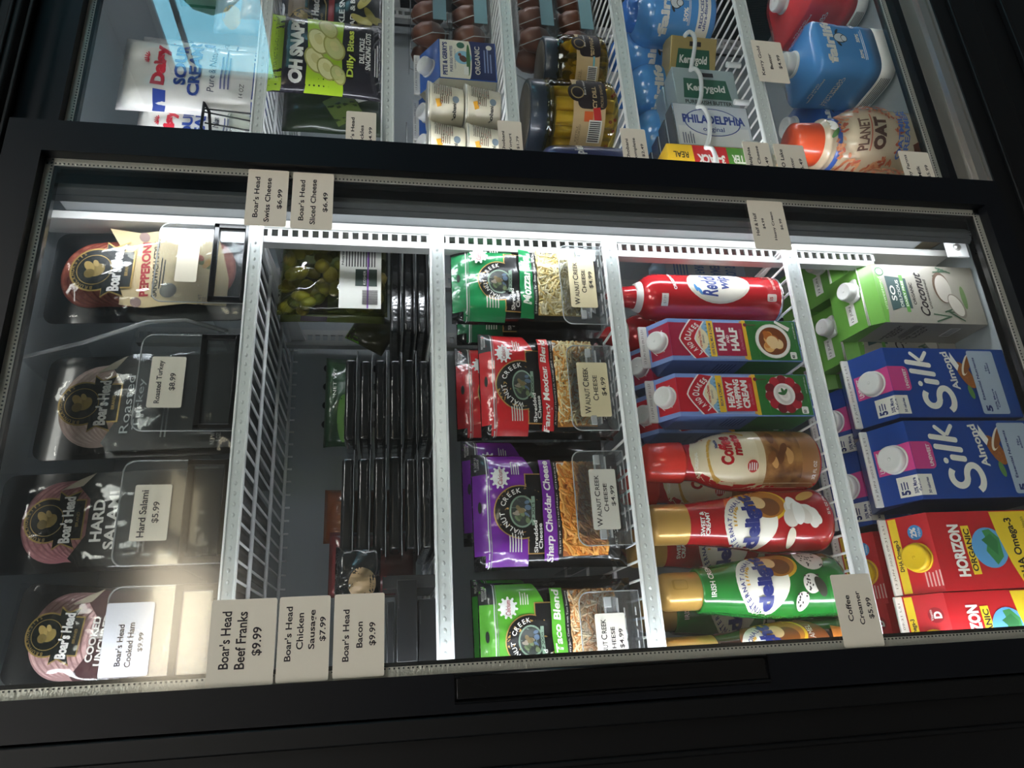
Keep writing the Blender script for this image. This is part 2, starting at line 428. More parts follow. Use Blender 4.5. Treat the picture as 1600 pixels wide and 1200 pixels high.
# ================================================================ sliding doors
def door(x0, x1, gx0, gx1, z0, z1, gz0, gz1, y, label, handle):
    t = root('sliding_door', (x0, y, EZ+z0), label, 'door')
    def L(o): o.location = (-x0, -y, -(EZ+z0)); return o
    yf, yb = y-.012, y+.012
    b = B()
    b.plate([(x0, EZ+z0), (gx0, EZ+gz0), (gx0, EZ+gz1), (x0, EZ+z1)], yf, yb, BLACK); L(b.build('stile', t))
    b = B().plate([(x1, EZ+z0), (x1, EZ+z1), (gx1, EZ+gz1), (gx1, EZ+gz0)], yf, yb, BLACK); L(b.build('stile', t))
    b = B().plate([(x0, EZ+z1), (gx0, EZ+gz1), (gx1, EZ+gz1), (x1, EZ+z1)], yf, yb, BLACK); L(b.build('rail', t))
    b = B().plate([(x0, EZ+z0), (x1, EZ+z0), (gx1, EZ+gz0), (gx0, EZ+gz0)], yf, yb, BLACK); L(b.build('rail', t))
    b = B().box(gx0-.004, gx1+.004, y-.002, y+.0005, EZ+gz0-.004, EZ+gz1+.004, GLASSF if handle else GLASS); L(b.build('glass_pane', t))
    b = B(); sp = mat('#e6e0d6', .4, .5, bump=.4, bscale=300); dk = mat('#2a2c2e', .5)
    for (a, c, d, e) in ((gx0, gx1, gz1-.009, gz1), (gx0, gx1, gz0, gz0+.009), (gx0, gx0+.009, gz0, gz1), (gx1-.009, gx1, gz0, gz1)):
        b.box(a, c, y+.002, y+.010, EZ+d, EZ+e, sp)
    L(b.build('glass_spacer', t))
    b = B()
    dots = []
    n = int((gx1-gx0)/.0045)
    for i in range(n):
        for z in (gz1-.0075, gz0+.0075): dots.append((gx0+(i+.5)*(gx1-gx0)/n, z))
    n = int((gz1-gz0)/.0045)
    for i in range(n):
        for x in (gx0+.0075, gx1-.0075): dots.append((x, gz0+(i+.5)*(gz1-gz0)/n))
    for x, z in dots: b.box(x-.0008, x+.0008, y+.0012, y+.0022, EZ+z-.0008, EZ+z+.0008, dk)
    L(b.build('spacer_perforation', t))
    for q in range(1):
        b = B()
        for (a, c, d, e) in ((gx0+.009, gx1-.009, gz1-.013, gz1-.009), (gx0+.009, gx1-.009, gz0+.009, gz0+.013), (gx0+.009, gx0+.013, gz0+.009, gz1-.009), (gx1-.013, gx1-.009, gz0+.009, gz1-.009)):
            b.box(a, c, y+.004, y+.012, EZ+d, EZ+e, BLACKP)
        L(b.build('gasket', t))
    if handle:
        hx0, hx1, hz0, hz1 = handle; b = B(); hm = mat('#060709', .3, spec=.4)
        pts = lambda g: [(hx0+g, EZ+hz0+g), (hx1-g, EZ+hz0+g), (hx1-g, EZ+hz1-g), (hx0+g, EZ+hz1-g)]
        b.tube([(p[0], yf-.001, p[1]) for p in [(hx0, EZ+hz0), (hx1, EZ+hz0), (hx1, EZ+hz1), (hx0, EZ+hz1)]], .0022, hm, 8, True)
        b.box(hx0+.002, hx1-.002, yf-.002, yf, EZ+hz0+.002, EZ+hz1-.002, hm, .0008)
        b.plate([(hx1-.012, EZ+hz0+.02), (hx1-.001, EZ+hz0+.005), (hx1-.001, EZ+hz1-.005), (hx1-.012, EZ+hz1-.03)], yf-.006, yf, hm)
        L(b.build('handle', t))
    return t
frontdoor = door(-.043, .616, -.008, .573, -.879, .427, -.847, .387, .0, 'black framed glass sliding door in front, with a long handle', (-.0335, -.0105, -.392, -.068))
door(.655-.1, 1.335, .59, 1.30, -.888, .447, -.848, .396, .04, 'black framed glass sliding door behind, partly covered by the front door', None)
def tg(tx, rot=0):
    b = B(); p0 = at(1518, 352, 0); p1 = at(1524, 400, 0)
    a = Art(p1.x, p1.z-.004, .052, .006)
    pl = B().box(-.2, .9, -.0026, -.0024, EZ-.9, EZ+.5, WHITE); pl.bm.normal_update(); bv = BVHTree.FromBMesh(pl.bm)
    a.text('Tempered Glass', .5, .5, 1, 1, BLACKP, 0, .01); a.apply(b, bvh=bv)
    o = b.build('etched_stamp', frontdoor); o.location = (.043, 0, -(EZ-.879))
tg(0)

# ================================================================ wire shelves
def shelf(x0, x1, z, label, group, yb=.44, yf=.045):
    t = root('wire_shelf', (0, 0, EZ+z), label, 'shelf', group)
    b = B(); chm = mat('#f6f8f8', .5)
    SH = Matrix(((1, 0, 0, 0), (0, 1, .38, .0035), (0, 0, 1, 0), (0, 0, 0, 1)))
    b.box(x0, x1, yf+.0035, yf+.0075, -.011, .007, chm, .0015, T=SH)
    b.box(x0, x1, yf+.001, yf+.005, -.011, -.008, WHITE, .001, T=SH); b.box(x0, x1, yf+.001, yf+.005, .004, .007, WHITE, .001, T=SH)
    n = int((x1-x0)/.0115)
    for k in range(n): b.blob(Vector((x0+(k+.5)*(x1-x0)/n, yf+.0055, -.002)), (.003, .0016, .002), chm, 4)
    b.box(x0, x1, yf+.0005, yf+.0015, -.0085, .0045, clear('price_channel', '#fafcfc', .2, 1, haze=.1, hazecol='#ffffff'), T=SH)
    b.build('price_channel', t)
    b = B()
    n = int((x1-x0)/.021)
    for k in range(n+1):
        x = x0+.004+k*(x1-x0-.008)/n
        b.tube([(x, yf+.012, .001), (x, yb, .001), (x, yb, -.012)], .0017, WIRE, 6)
    for y in (yf+.016, yf+.13, yf+.26, yb): b.tube([(x0+.002, y, -.002), (x1-.002, y, -.002)], .0026, WIRE, 6)
    for x in (x0+.003, x1-.003): b.tube([(x, yf+.012, -.002), (x, yb, -.002)], .003, WIRE, 6)
    b.build('wire_deck', t)
    for x in (x0+.001, x1-.001):
        b = B(); b.plate([(yf+.02, -.004), (yb-.01, -.03), (yb-.01, .004), (yf+.02, .004)], x-.0012, x+.0012, WIRE, T=Matrix(((0, 1, 0, 0), (1, 0, 0, 0), (0, 0, 1, 0), (0, 0, 0, 1)))); b.build('bracket', t)
    return t
SZ = [.1605, -.0635, -.297, -.563]; RZ = [.171, .0005, -.176, -.356, -.574]
nm = ['below the sliced meats', 'above the shredded cheese', 'above the creamer bottles', 'under the creamer bottles']
for z, s_ in zip(SZ, nm): shelf(-.03, .530, z, 'white wire shelf behind the front door, '+s_, 'wire shelves of the left half')
nm = ['under the sour cream pouches', 'under the pickle snack bags', 'under the egg white cartons and yogurt', 'under the pickle jars', 'under the small blue milk bottles and butter']
for z, s_ in zip(RZ, nm): shelf(.64, 1.31, z, 'white wire shelf behind the rear door, '+s_, 'wire shelves of the right half')
FLZ = -.885
# ================================================================ price cards
def card(tl, br, Y, lines, label, group='printed price cards on the glass', m=CARD, bold=.018, rot=0, th=.0007):
    """tl, br: upper left and lower right corner as seen upright; lines: (text, v, w, h, shear)"""
    a = at(*tl, Y); c = at(*br, Y); w_, h_ = c.x-a.x, a.z-c.z
    t = root('price_card', (a.x+w_/2, Y, c.z), label, 'price card', group)
    b = B(); q = .0022; L = []
    for sx, sy, a0 in ((1, 1, 0), (-1, 1, 90), (-1, -1, 180), (1, -1, 270)):
        for k in range(5):
            g = math.radians(a0+k*22.5); L.append((sx*(w_/2-q)+q*math.cos(g), h_/2+sy*(h_/2-q)+q*math.sin(g)))
    b.plate(L, -th, 0, m); ar = Art(-w_/2, 0, w_, h_)
    for ln in lines: ar.text(ln[0], ln[1], ln[2], ln[3], ln[4], INK, rot, bold)
    ar.apply(b); b.build('card', t); return t
GY = -.0022
card((320, 1076), (434, 934), GY, [("Boar's Head", .53, .76, .66, .155), ('Beef Franks', .52, .52, .66, .155), ('$9.99', .50, .27, .33, .155)], "largest cream price card reading Boar's Head Beef Franks $9.99")
card((430, 1068), (517, 930), GY, [("Boar's Head", .56, .80, .64, .13), ('Chicken', .585, .575, .43, .13), ('Sausage', .60, .33, .465, .155), ('$7.99', .60, .13, .29, .13)], "cream price card reading Boar's Head Chicken Sausage $7.99")
card((519, 1061), (601, 926), GY, [("Boar's Head", .50, .76, .62, .13), ('Bacon', .50, .49, .31, .12), ('$9.99', .505, .23, .28, .14)], "cream price card reading Boar's Head Bacon $9.99")
card((381, 352), (452, 268), GY, [("Boar's Head", .50, .76, .72, .13), ('Swiss Cheese', .46, .48, .78, .13), ('$6.99', .48, .18, .35, .13)], "cream price card reading Boar's Head Swiss Cheese $6.99")
card((453, 357), (522, 273), GY, [("Boar's Head", .50, .76, .72, .13), ('Sliced Cheese', .48, .48, .80, .13), ('$6.49', .48, .18, .35, .13)], "cream price card reading Boar's Head Sliced Cheese $6.49")
card((1181, 389), (1221, 316), GY, [('Half & Half', .50, .86, .46, .09), ('$4.99', .52, .65, .22, .08), ('Heavy Cream', .48, .38, .58, .09), ('$6.99', .52, .16, .23, .08)], 'narrow cream price card reading Half & Half and Heavy Cream')
card((1320, 1013), (1357, 896), GY, [('Coffee', .53, .70, .36, .13), ('Creamer', .53, .43, .46, .12), ('$5.99', .52, .17, .29, .14)], 'cream price card reading Coffee Creamer $5.99')
GZ = .0375
card((539, 246), (588, 177), GZ, [("Boar's Head", .5, .78, .72, .12), ('Pickles', .5, .47, .40, .12), ('$4.99', .5, .18, .34, .12)], "price card reading Boar's Head Pickles $4.99, cut off by the front door frame")
card((781, 256), (814, 191), GZ, [('Chobani', .5, .80, .50, .12), ('Yogurt', .5, .50, .42, .15), ('$1.79', .5, .20, .30, .12)], 'price card reading Chobani Yogurt $1.79')
card((977, 268), (1007, 203), GZ, [('Chobani', .5, .80, .50, .12), ('Complete', .5, .50, .56, .15), ('$2.49', .5, .20, .30, .12)], 'price card reading Chobani Complete $2.49')
card((1173, 291), (1200, 224), GZ, [('Philadelphia', .5, .80, .74, .14), ('Cream Cheese', .5, .50, .82, .11), ('$4.49', .5, .20, .34, .12)], 'price card reading Philadelphia Cream Cheese $4.49')
card((1187, 127), (1219, 67), GZ, [('Kerry Gold', .5, .80, .70, .13), ('Butter', .5, .50, .38, .10), ('$4.99', .5, .20, .34, .12)], 'price card reading Kerry Gold Butter $4.99')
card((1222, 291), (1254, 228), GZ, [('Land O Lake', .5, .80, .74, .12), ('Butter', .5, .50, .38, .10), ('$6.49', .5, .20, .34, .12)], 'price card reading Land O Lake Butter $6.49')
card((1421, 298), (1449, 239), GZ, [('Jersey Farms', .5, .80, .80, .14), ('Milk', .5, .50, .28, .11), ('$5.99', .5, .20, .34, .12)], 'price card reading Jersey Farms Milk $5.99')

# ================================================================ cartons
WHT = mat('#f1efe9', .4); CAPW = mat('#eeeeea', .35)
def cap_mesh(r, h, m, n=40, ribs=True):
    b = B(); R = []
    for z, k, rr in ((0, 1, 1), (h*.78, 1, 1), (h*.95, 0, .95), (h, 0, .86), (h*.97, 0, .80), (h*.97, 0, .1)):
        R.append([((rr*r+(k*.025*r if ribs and i % 2 else 0))*math.cos(2*math.pi*i/(n*2)), (rr*r+(k*.025*r if ribs and i % 2 else 0))*math.sin(2*math.pi*i/(n*2)), z) for i in range(n*2)])
    b.rings(R, m); b.lathe([(r*.12, h*.97), (r*.09, h*1.0), (.0002, h*1.0)], m, 12)
    b.lathe([(r*1.12, 0), (r*1.12, h*.1), (r*1.04, h*.14), (r*1.0, h*.14)], m, 32)
    return b
def gable(name, px_top, pyL, pyR, px_ridge, z0, Y, label, cat, group, front, art, side=None, slopem=None, cap=None, capm=CAPW, finm=WHT, finh=.013, fin_px=None, depth=None, rz=0, sideart=None, edge=None):
    """a gable-top carton: pyL / pyR are the sides of its face where the body meets the slope at px_top"""
    a = at(px_top, pyL, Y); c = at(px_top, pyR, Y); w_ = c.x-a.x; d = depth or w_; h = (a.z+c.z)/2-z0
    hs = at(px_ridge, (pyL+pyR)/2, Y+d/2).z-(a.z+c.z)/2
    t = root(name, ((a.x+c.x)/2, Y, z0), label, cat, group, rz)
    b = B(); x = w_/2; sm = side or front; bm_ = b.bm; V = lambda *p: bm_.verts.new(p)
    e = .0012
    p = dict(A=V(-x, 0, 0), Bq=V(x, 0, 0), C=V(x, d, 0), Dq=V(-x, d, 0), E=V(-x, 0, h), F=V(x, 0, h), G=V(x, d, h), H=V(-x, d, h), R1=V(-x, d/2, h+hs), R2=V(x, d/2, h+hs), I1=V(-x*.45, d/2, h+hs*.93), I2=V(x*.45, d/2, h+hs*.93))
    g = p.get
    b.face([g('A'), g('Bq'), g('F'), g('E')], front); b.face([g('Bq'), g('C'), g('G'), g('F')], sm); b.face([g('C'), g('Dq'), g('H'), g('G')], sm); b.face([g('Dq'), g('A'), g('E'), g('H')], sm)
    b.face([g('E'), g('F'), g('R2'), g('R1')], slopem or front); b.face([g('G'), g('H'), g('R1'), g('R2')], slopem or front)
    for E_, H_, R_, I_ in (('E', 'H', 'R1', 'I1'), ('F', 'G', 'R2', 'I2')):
        b.face([g(E_), g(H_), g(I_)], sm); b.face([g(E_), g(I_), g(R_)], sm); b.face([g(H_), g(I_), g(R_)], sm)
    b.face([g('A'), g('Bq'), g('C'), g('Dq')], sm)
    es = [ed for ed in bm_.edges if abs(ed.verts[0].co.z-ed.verts[1].co.z) > .05 and abs(ed.verts[0].co.x-ed.verts[1].co.x) < 1e-5]
    bmesh.ops.bevel(bm_, geom=es, offset=.0009, segments=2, affect='EDGES')
    ar = Art(-x, 0, w_, h); art(ar, w_, h, hs); ar.apply(b)
    if sideart:
        ar = Art(0, 0, d, h); sideart(ar); ar.apply(b, 'left')
    b.build('carton', t)
    f = B().box(-x, x, d/2-.0022, d/2+.0022, h+hs-.001, h+hs+finh, finm, .0012)
    ar = Art(-x, h+hs, w_, finh)
    rr = random.Random(int(px_top)); 
    ar.text('13 JUN 2025 09:31 L51', .5, .55, .82, .38, mat('#77706a', .7)); ar.apply(f); f.build('top_seal', t)
    if cap:
        r, fu, fv, ch = cap
        n_ = Vector((0, -hs, d/2)).normalized(); pos = Vector(((fu-.5)*w_, d/2*fv, h+hs*fv))
        q = Vector((0, 0, 1)).rotation_difference(n_).to_euler()
        cap_mesh(r, ch, capm).build('cap', t, pos, q)
    return t

# --- Land O Lakes quarts
BL = mat('#7f9cd8', .3, coat=.4); MG = mat('#a3163f', .4); RD = mat('#c0152b', .4); YE = mat('#f2c230', .4); GR = mat('#2f7a35', .35, noise=.6, nscale=40, col2='#1f5a26')
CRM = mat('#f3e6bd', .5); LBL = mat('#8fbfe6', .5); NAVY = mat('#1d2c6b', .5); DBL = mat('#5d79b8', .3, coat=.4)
def half_art(kind):
    pan = MG if kind == 'half' else RD
    def f(a, w, h, hs):
        s = 1+hs/h
        a.vbox(.10, .90, .87, 1+(s-1)*.96, pan)
        a.box(.04, .96, .385, .85, mat('#9ab2e2', .4)); a.box(.04, .96, .36, .45, mat('#f0b45c', .45))
        a.box(0, 1, 0, .40, GR); a.box(0, 1, .395, .425, YE)
        a.poly([(.1, .87), (.9, .87), (.62, .76), (.38, .76)], pan)
        for (v, sc, sv) in ((.80, 1.0, 1.0), (1+(s-1)*.62, .62, (s-1)*3.2)):
            # the curved banner
            def arch(r0, r1, m_):
                P = []; 
                for k in range(13):
                    t_ = -1+2*k/12; P.append((.5+t_*.47*sc, v+(.125-.10*abs(t_)**1.3)*sv+r1*sv))
                for k in range(12, -1, -1):
                    t_ = -1+2*k/12; P.append((.5+t_*.43*sc, v+(.02-.085*abs(t_)**1.3)*sv-r0*sv))
                a.poly(P, m_)
            if sc == 1:
                a.ell(.5, v-.05, .86, .16, CRM); a.box(.08, .92, v-.13, v-.05, LBL); a.ell(.5, v-.04, .5, .10, CRM)
                for q in range(9): a.poly([(.08+q*.035, v-.115), (.12+q*.035, v-.115), (.10+q*.035, v-.07-.02*(q % 2))], mat('#275e3a', .6)); a.poly([(.66+q*.03, v-.115), (.70+q*.03, v-.115), (.68+q*.03, v-.07-.02*(q % 3))], mat('#275e3a', .6))
                a.text('Farmer-Owned', .5, v-.025, .42, .022, RD, 0, .02, .2); a.text('BRAND', .5, v-.05, .2, .014, NAVY)
            arch(.012, .012, WHT); arch(0, 0, RD)
            for ch, u_, dv, ro in (('L', .17, -.01, 42), ('A', .235, .022, 36), ('N', .31, .045, 28), ('D', .385, .06, 16), ('O', .5, .07, 0), ('L', .60, .062, -14), ('A', .66, .05, -22), ('K', .72, .033, -30), ('E', .785, .01, -36), ('S', .835, -.012, -42)):
                big = 1.35 if ch == 'O' else 1
                a.text(ch, .5+(u_-.5)*sc, v+dv*sv, .062*sc*big, .04*sv*big, WHT, ro*(1 if sc == 1 else .5), .04)
        a.box(.08, .94, .665, .712, YE); a.text('100% REAL MILK & CREAM' if kind == 'half' else 'RICH & CREAMY', .5, .689, .76 if kind == 'half' else .55, .022, NAVY, 0, .02)
        a.box(.10, .90, .435, .66, pan)
        if kind == 'half':
            a.text('HALF', .5, .615, .56, .062, WHT, 0, .05); a.text('AND', .5, .565, .2, .022, WHT, 0, .04); a.text('HALF', .5, .515, .56, .062, WHT, 0, .05)
            a.text('ULTRA-PASTEURIZED', .5, .458, .5, .018, mat('#d98aa0', .5))
        else:
            a.text('HEAVY', .5, .617, .62, .05, WHT, 0, .05); a.text('WHIPPING', .5, .563, .70, .045, WHT, 0, .05); a.text('CREAM', .5, .505, .66, .052, WHT, 0, .05)
            a.text('ULTRA-PASTEURIZED', .5, .458, .5, .018, mat('#d98aa0', .5))
        for q in range(40):
            r_ = random.Random(q*7); a.poly([(r_.uniform(0, .97), y_ := r_.uniform(.02, .36)), (r_.uniform(.0, 1), y_), (r_.uniform(.2, .8), y_+.008)], mat('#3f8f3f', .5)) if q % 3 == 0 else None
        if kind == 'half':
            a.circ(.47, .215, w*.84, mat('#ded9cf', .4)); a.rect(.86, .12, .10, .12, mat('#e9e5dc', .4), -35); a.circ(.47, .215, w*.80, WHT); a.circ(.47, .215, w*.68, mat('#7a3c16', .4))
            for q in range(12):
                r_ = random.Random(q); a.circ(.47+r_.uniform(-.2, .2), .215+r_.uniform(-.055, .055), w*r_.uniform(.12, .3), mat(['#d98d3e', '#e8b06a', '#b2621f', '#eecb97'][q % 4], .4))
        else:
            a.circ(.5, .21, w*.88, mat('#e9e5dc', .4)); a.circ(.5, .21, w*.80, mat('#5c1220', .4))
            for q in range(11):
                a.ell(.5+.34*math.cos(q*.571), .21+.11*math.sin(q*.571), .24, .075, mat(['#8e1626', '#b32234', '#701020'][q % 3], .35), q*33)
            a.circ(.5, .21, w*.52, mat('#efe9e4', .5))
            for q in range(3): a.ell(.5, .21, .46-.13*q, .12-.035*q, mat(['#dcd5d0', '#f6f1ec', '#e2dbd6'][q], .5), 20)
            for q in (-35, 20, 80): a.ell(.5+.07*math.cos(math.radians(q)), .21+.02*math.sin(math.radians(q)), .17, .022, mat('#2f6b34', .5), q)
        a.circ(.85, .415, w*.09, mat('#7a1230', .5)); a.box(.84, .86, .33, .41, mat('#5f3324', .6))
        a.rrect(.12, .075, .17, .05, WHT); a.text('40' if kind == 'half' else '50', .09, .077, .08, .022, INK, 0, .04)
        a.text('ONE QUART (946 mL)', .72, .035, .4, .012, WHT)
    return f
def lol_side(a):
    a.box(0, 1, 0, .42, GR); rr = random.Random(3)
    a.text("LAND O LAKES", .5, .72, .5, .03, mat('#32457d', .5)); a.tiny(.5, .56, .6, .16, 6, mat('#32457d', .5), rr)
zb = EZ+SZ[3]+.004
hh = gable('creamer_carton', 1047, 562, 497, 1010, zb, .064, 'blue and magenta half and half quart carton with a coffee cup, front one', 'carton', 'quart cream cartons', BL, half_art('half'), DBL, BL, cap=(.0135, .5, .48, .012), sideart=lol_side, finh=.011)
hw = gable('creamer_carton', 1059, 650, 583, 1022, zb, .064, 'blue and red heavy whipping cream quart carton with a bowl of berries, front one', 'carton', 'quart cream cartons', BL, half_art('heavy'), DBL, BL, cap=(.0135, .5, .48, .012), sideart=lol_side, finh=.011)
dup(hh, hh.location+Vector((-.005, .075, 0)), 'second half and half quart carton, standing behind the front one')
dup(hw, hw.location+Vector((.002, .078, 0)), 'second heavy whipping cream carton, standing behind the front one')

# --- Silk half gallons
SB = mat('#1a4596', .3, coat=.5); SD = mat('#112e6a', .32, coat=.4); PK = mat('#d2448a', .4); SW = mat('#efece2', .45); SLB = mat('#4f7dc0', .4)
def silk_art(a, w, h, hs):
    s = 1+hs/h
    a.box(0, 1, 0, .3, mat('#22509c', .35)); 
    K = lambda k: 1+(s-1)*k
    a.rrect(.55, .91, .35, .13, PK, .25); a.box(.375, .725, .92, .999, PK); a.box(.375, .725, 1.0005, K(.99), PK)
    a.text('UNSWEET', .55, .875, .28, .026, SW, 0, .03); a.text('UNSWEET', .55, K(.88), .28, (s-1)*.13, SW, 0, .03)
    a.box(.05, .31, .90, 1, SW); a.box(.05, .31, 1.0005, K(.60), SW)
    a.text('5', .10, K(.44), .06, (s-1)*.22, NAVY, 0, .05); a.tiny(.20, K(.44), .12, (s-1)*.2, 3, NAVY)
    a.text('50% More\nCalcium', .17, K(.13), .2, (s-1)*.22, NAVY, 0, .03); a.text('30 calories', .17, .94, .2, .02, NAVY, 0, .03)
    # big wordmark written letter by letter
    def bar(u, v0, v1, wd=.055): a.rrect(u, (v0+v1)/2, wd, v1-v0, SW, .45)
    P = []
    for k in range(41):
        t_ = k/40; ang = math.radians(60+t_*400)
        if t_ < .5: cx_, cy_, r_ = .27, .705, .10; an = math.radians(50+t_*2*220); P.append((cx_+r_*1.15*math.cos(an), cy_+.055*math.sin(an)))
        else: an = math.radians(90-(t_-.5)*2*250); P.append((.25+.155*math.cos(an), .595+.055*math.sin(an)))
    for (u1, v1), (u2, v2) in zip(P, P[1:]):
        L_ = math.hypot((u2-u1)*w, (v2-v1)*h)+.004; a.rect((u1+u2)/2, (v1+v2)/2, L_/w, .0085/h, SW, math.degrees(math.atan2((v2-v1)*h, (u2-u1)*w)))
    a.rrect(.50, .68, .075, .12, SW, .45, -8); a.ell(.47, .775, .075, .036, SW)
    a.rrect(.63, .735, .07, .21, SW, .45, -8)
    a.rrect(.76, .755, .07, .21, SW, .45, -8); a.rrect(.86, .765, .20, .028, SW, .5, 48); a.rrect(.87, .695, .18, .028, SW, .5, -38)
    a.text('Almond', .66, .505, .56, .058, SW, 7, .03)
    a.ell(.60, .385, .42, .095, mat('#a3622c', .5, noise=.5, nscale=300, col2='#7d4519'), 25); a.ell(.75, .36, .36, .055, mat('#e9dfcb', .5), -28); a.ell(.78, .34, .38, .045, mat('#8f5426', .5), -30)
    a.poly([(.66, .445), (.74, .42), (.94, .47), (.84, .475), (.92, .50), (.80, .485)], WHT); a.ell(.35, .38, .2, .04, mat('#5d8a4a', .5), 10)
    a.rrect(.5, .22, .92, .22, mat('#adbccd', .45), .08); a.text('5', .12, .27, .09, .05, NAVY, 0, .05); a.text('Essential Nutrients', .55, .29, .62, .02, NAVY, 0, .03)
    a.text('50% More\nCalcium', .25, .195, .3, .035, NAVY, 0, .03); a.text('No\nadded', .7, .195, .16, .035, NAVY, 0, .03)
zf = EZ-.880
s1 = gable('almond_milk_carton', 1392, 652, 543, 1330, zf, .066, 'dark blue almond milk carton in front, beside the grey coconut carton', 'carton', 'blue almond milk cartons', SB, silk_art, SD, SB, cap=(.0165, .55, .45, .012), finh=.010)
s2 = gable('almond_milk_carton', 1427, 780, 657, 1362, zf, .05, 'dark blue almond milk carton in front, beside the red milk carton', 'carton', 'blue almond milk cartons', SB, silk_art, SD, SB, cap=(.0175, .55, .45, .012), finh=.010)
dup(s1, s1.location+Vector((-.022, .105, 0)), 'rear almond milk carton, half hidden by the shelf edge, nearer the coconut cartons')
dup(s2, s2.location+Vector((-.012, .108, 0)), 'rear almond milk carton, half hidden by the shelf edge and nearer the red milk')

# --- Horizon half gallons
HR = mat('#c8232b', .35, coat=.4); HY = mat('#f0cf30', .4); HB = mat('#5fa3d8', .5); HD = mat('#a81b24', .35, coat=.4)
def horizon_art(kind):
    def f(a, w, h, hs):
        s = 1+hs/h
        K = lambda k: 1+(s-1)*k
        a.box(0, 1, K(.80), K(.995), HY); a.text('DHA Omega-3', .5, K(.895), .42, (s-1)*.13, INK, 0, .03)
        if kind == 2:
            a.ell(.78, K(.42), .20, (s-1)*.34, mat('#3d8fd0', .5)); a.text('2%', .78, K(.46), .13, (s-1)*.14, WHT, 0, .04); a.text('Milkfat', .78, K(.33), .12, (s-1)*.06, WHT)
        else:
            a.ell(.74, K(.35), .20, (s-1)*.36, mat('#9c1420', .5)); a.text('D', .74, K(.31), .09, (s-1)*.18, WHT, 0, .05); a.text('Vitamin', .74, K(.45), .14, (s-1)*.06, WHT)
        a.tiny(.17, K(.25), .22, (s-1)*.4, 5, mat('#e8b6b0', .5))
        a.text('HORIZON', .5, .845, .66, .08, WHT, 0, .05); a.rect(.5, .76, .62, .055, HY, 2); a.text('ORGANIC', .5, .76, .54, .04, INK, 0, .03)
        a.circ(.52, .625, w*.52, HB); a.poly([(.30, .60), (.48, .655), (.60, .63), (.74, .65), (.76, .60), (.64, .545), (.40, .545)], mat('#3f8a4c', .5)); a.poly([(.42, .58), (.62, .67), (.70, .60), (.6, .56)], mat('#2f7440', .5))
        a.poly([(0, .44), (.3, .50), (.7, .55), (1, .56), (1, 0), (0, 0)], HY); a.text('DHA Omega-3', .5, .43, .8, .07, INK, 4, .03); a.text('Supports Brain Health', .66, .34, .5, .03, INK)
    return f
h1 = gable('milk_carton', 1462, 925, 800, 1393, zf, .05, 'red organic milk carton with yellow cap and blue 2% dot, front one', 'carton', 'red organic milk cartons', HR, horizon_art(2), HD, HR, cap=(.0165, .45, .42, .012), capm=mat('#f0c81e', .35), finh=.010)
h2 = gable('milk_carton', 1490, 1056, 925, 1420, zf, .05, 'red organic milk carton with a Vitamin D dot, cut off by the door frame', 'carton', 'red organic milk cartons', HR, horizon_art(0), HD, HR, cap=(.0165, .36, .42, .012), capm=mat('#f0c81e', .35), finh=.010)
dup(h1, h1.location+Vector((-.005, .11, 0)), 'rear red milk carton in shadow behind the 2% one')
dup(h2, h2.location+Vector((-.004, .11, 0)), 'rear red milk carton behind the Vitamin D one')

# --- coconut cartons (slanted top)
CG = mat('#6fae45', .35, coat=.3); CB = mat('#a39e93', .4, coat=.2); CB2 = mat('#a9aba9', .4, coat=.2)
def coco_art(a, w, h):
    a.poly([(0, 1), (1, 1), (.93, .955), (.6, .93), (.4, .93), (.07, .955)], CG); a.box(0, 1, .96, 1, CG)
    a.text('unsweetened', .5, .955, .55, .03, mat('#d5e6c0', .5)); a.circ(.87, .94, w*.15, mat('#2f6a3a', .5)); a.circ(.87, .94, w*.11, WHT)
    a.poly([(.20, .90), (.80, .90), (.76, .70), (.24, .70), (.26, .8)], mat('#31504f', .5)); a.text('SO', .5, .855, .26, .05, WHT, 0, .02); a.text('DELICIOUS', .5, .795, .46, .028, WHT, 0, .01)
    a.rect(.5, .745, .64, .035, mat('#5f9a45', .5)); a.text('DAIRY FREE', .5, .745, .44, .022, WHT, 0, .02)
    a.text('ORGANIC', .5, .665, .38, .03, INK, 0, .02); a.text('Coconut', .5, .585, .76, .085, INK, 0, .02, .35); a.text('unsweetened', .5, .52, .5, .03, INK)
    lf = mat('#4d6652', .6)
    for q in range(9): a.rect(.14+.13*math.cos(q*.5+1.6), .36+.07*math.sin(q*.5+1.6), .30, .014, lf, math.degrees(q*.5+1.6)*.9)
    for q in range(6): a.rect(.9+.05*math.cos(q*.5), .30+.07*math.sin(q*.5-1), .26, .014, lf, 20+q*25)
    a.ell(.62, .36, .54, .17, mat('#6f5b4c', .6)); a.ell(.60, .35, .48, .15, mat('#bdb6ac', .5)); a.ell(.30, .26, .44, .14, mat('#8f877c', .6), 20); a.ell(.31, .265, .38, .115, mat('#cac3b8', .5), 20)
    a.ell(.45, .17, .4, .05, mat('#6f8a58', .5))
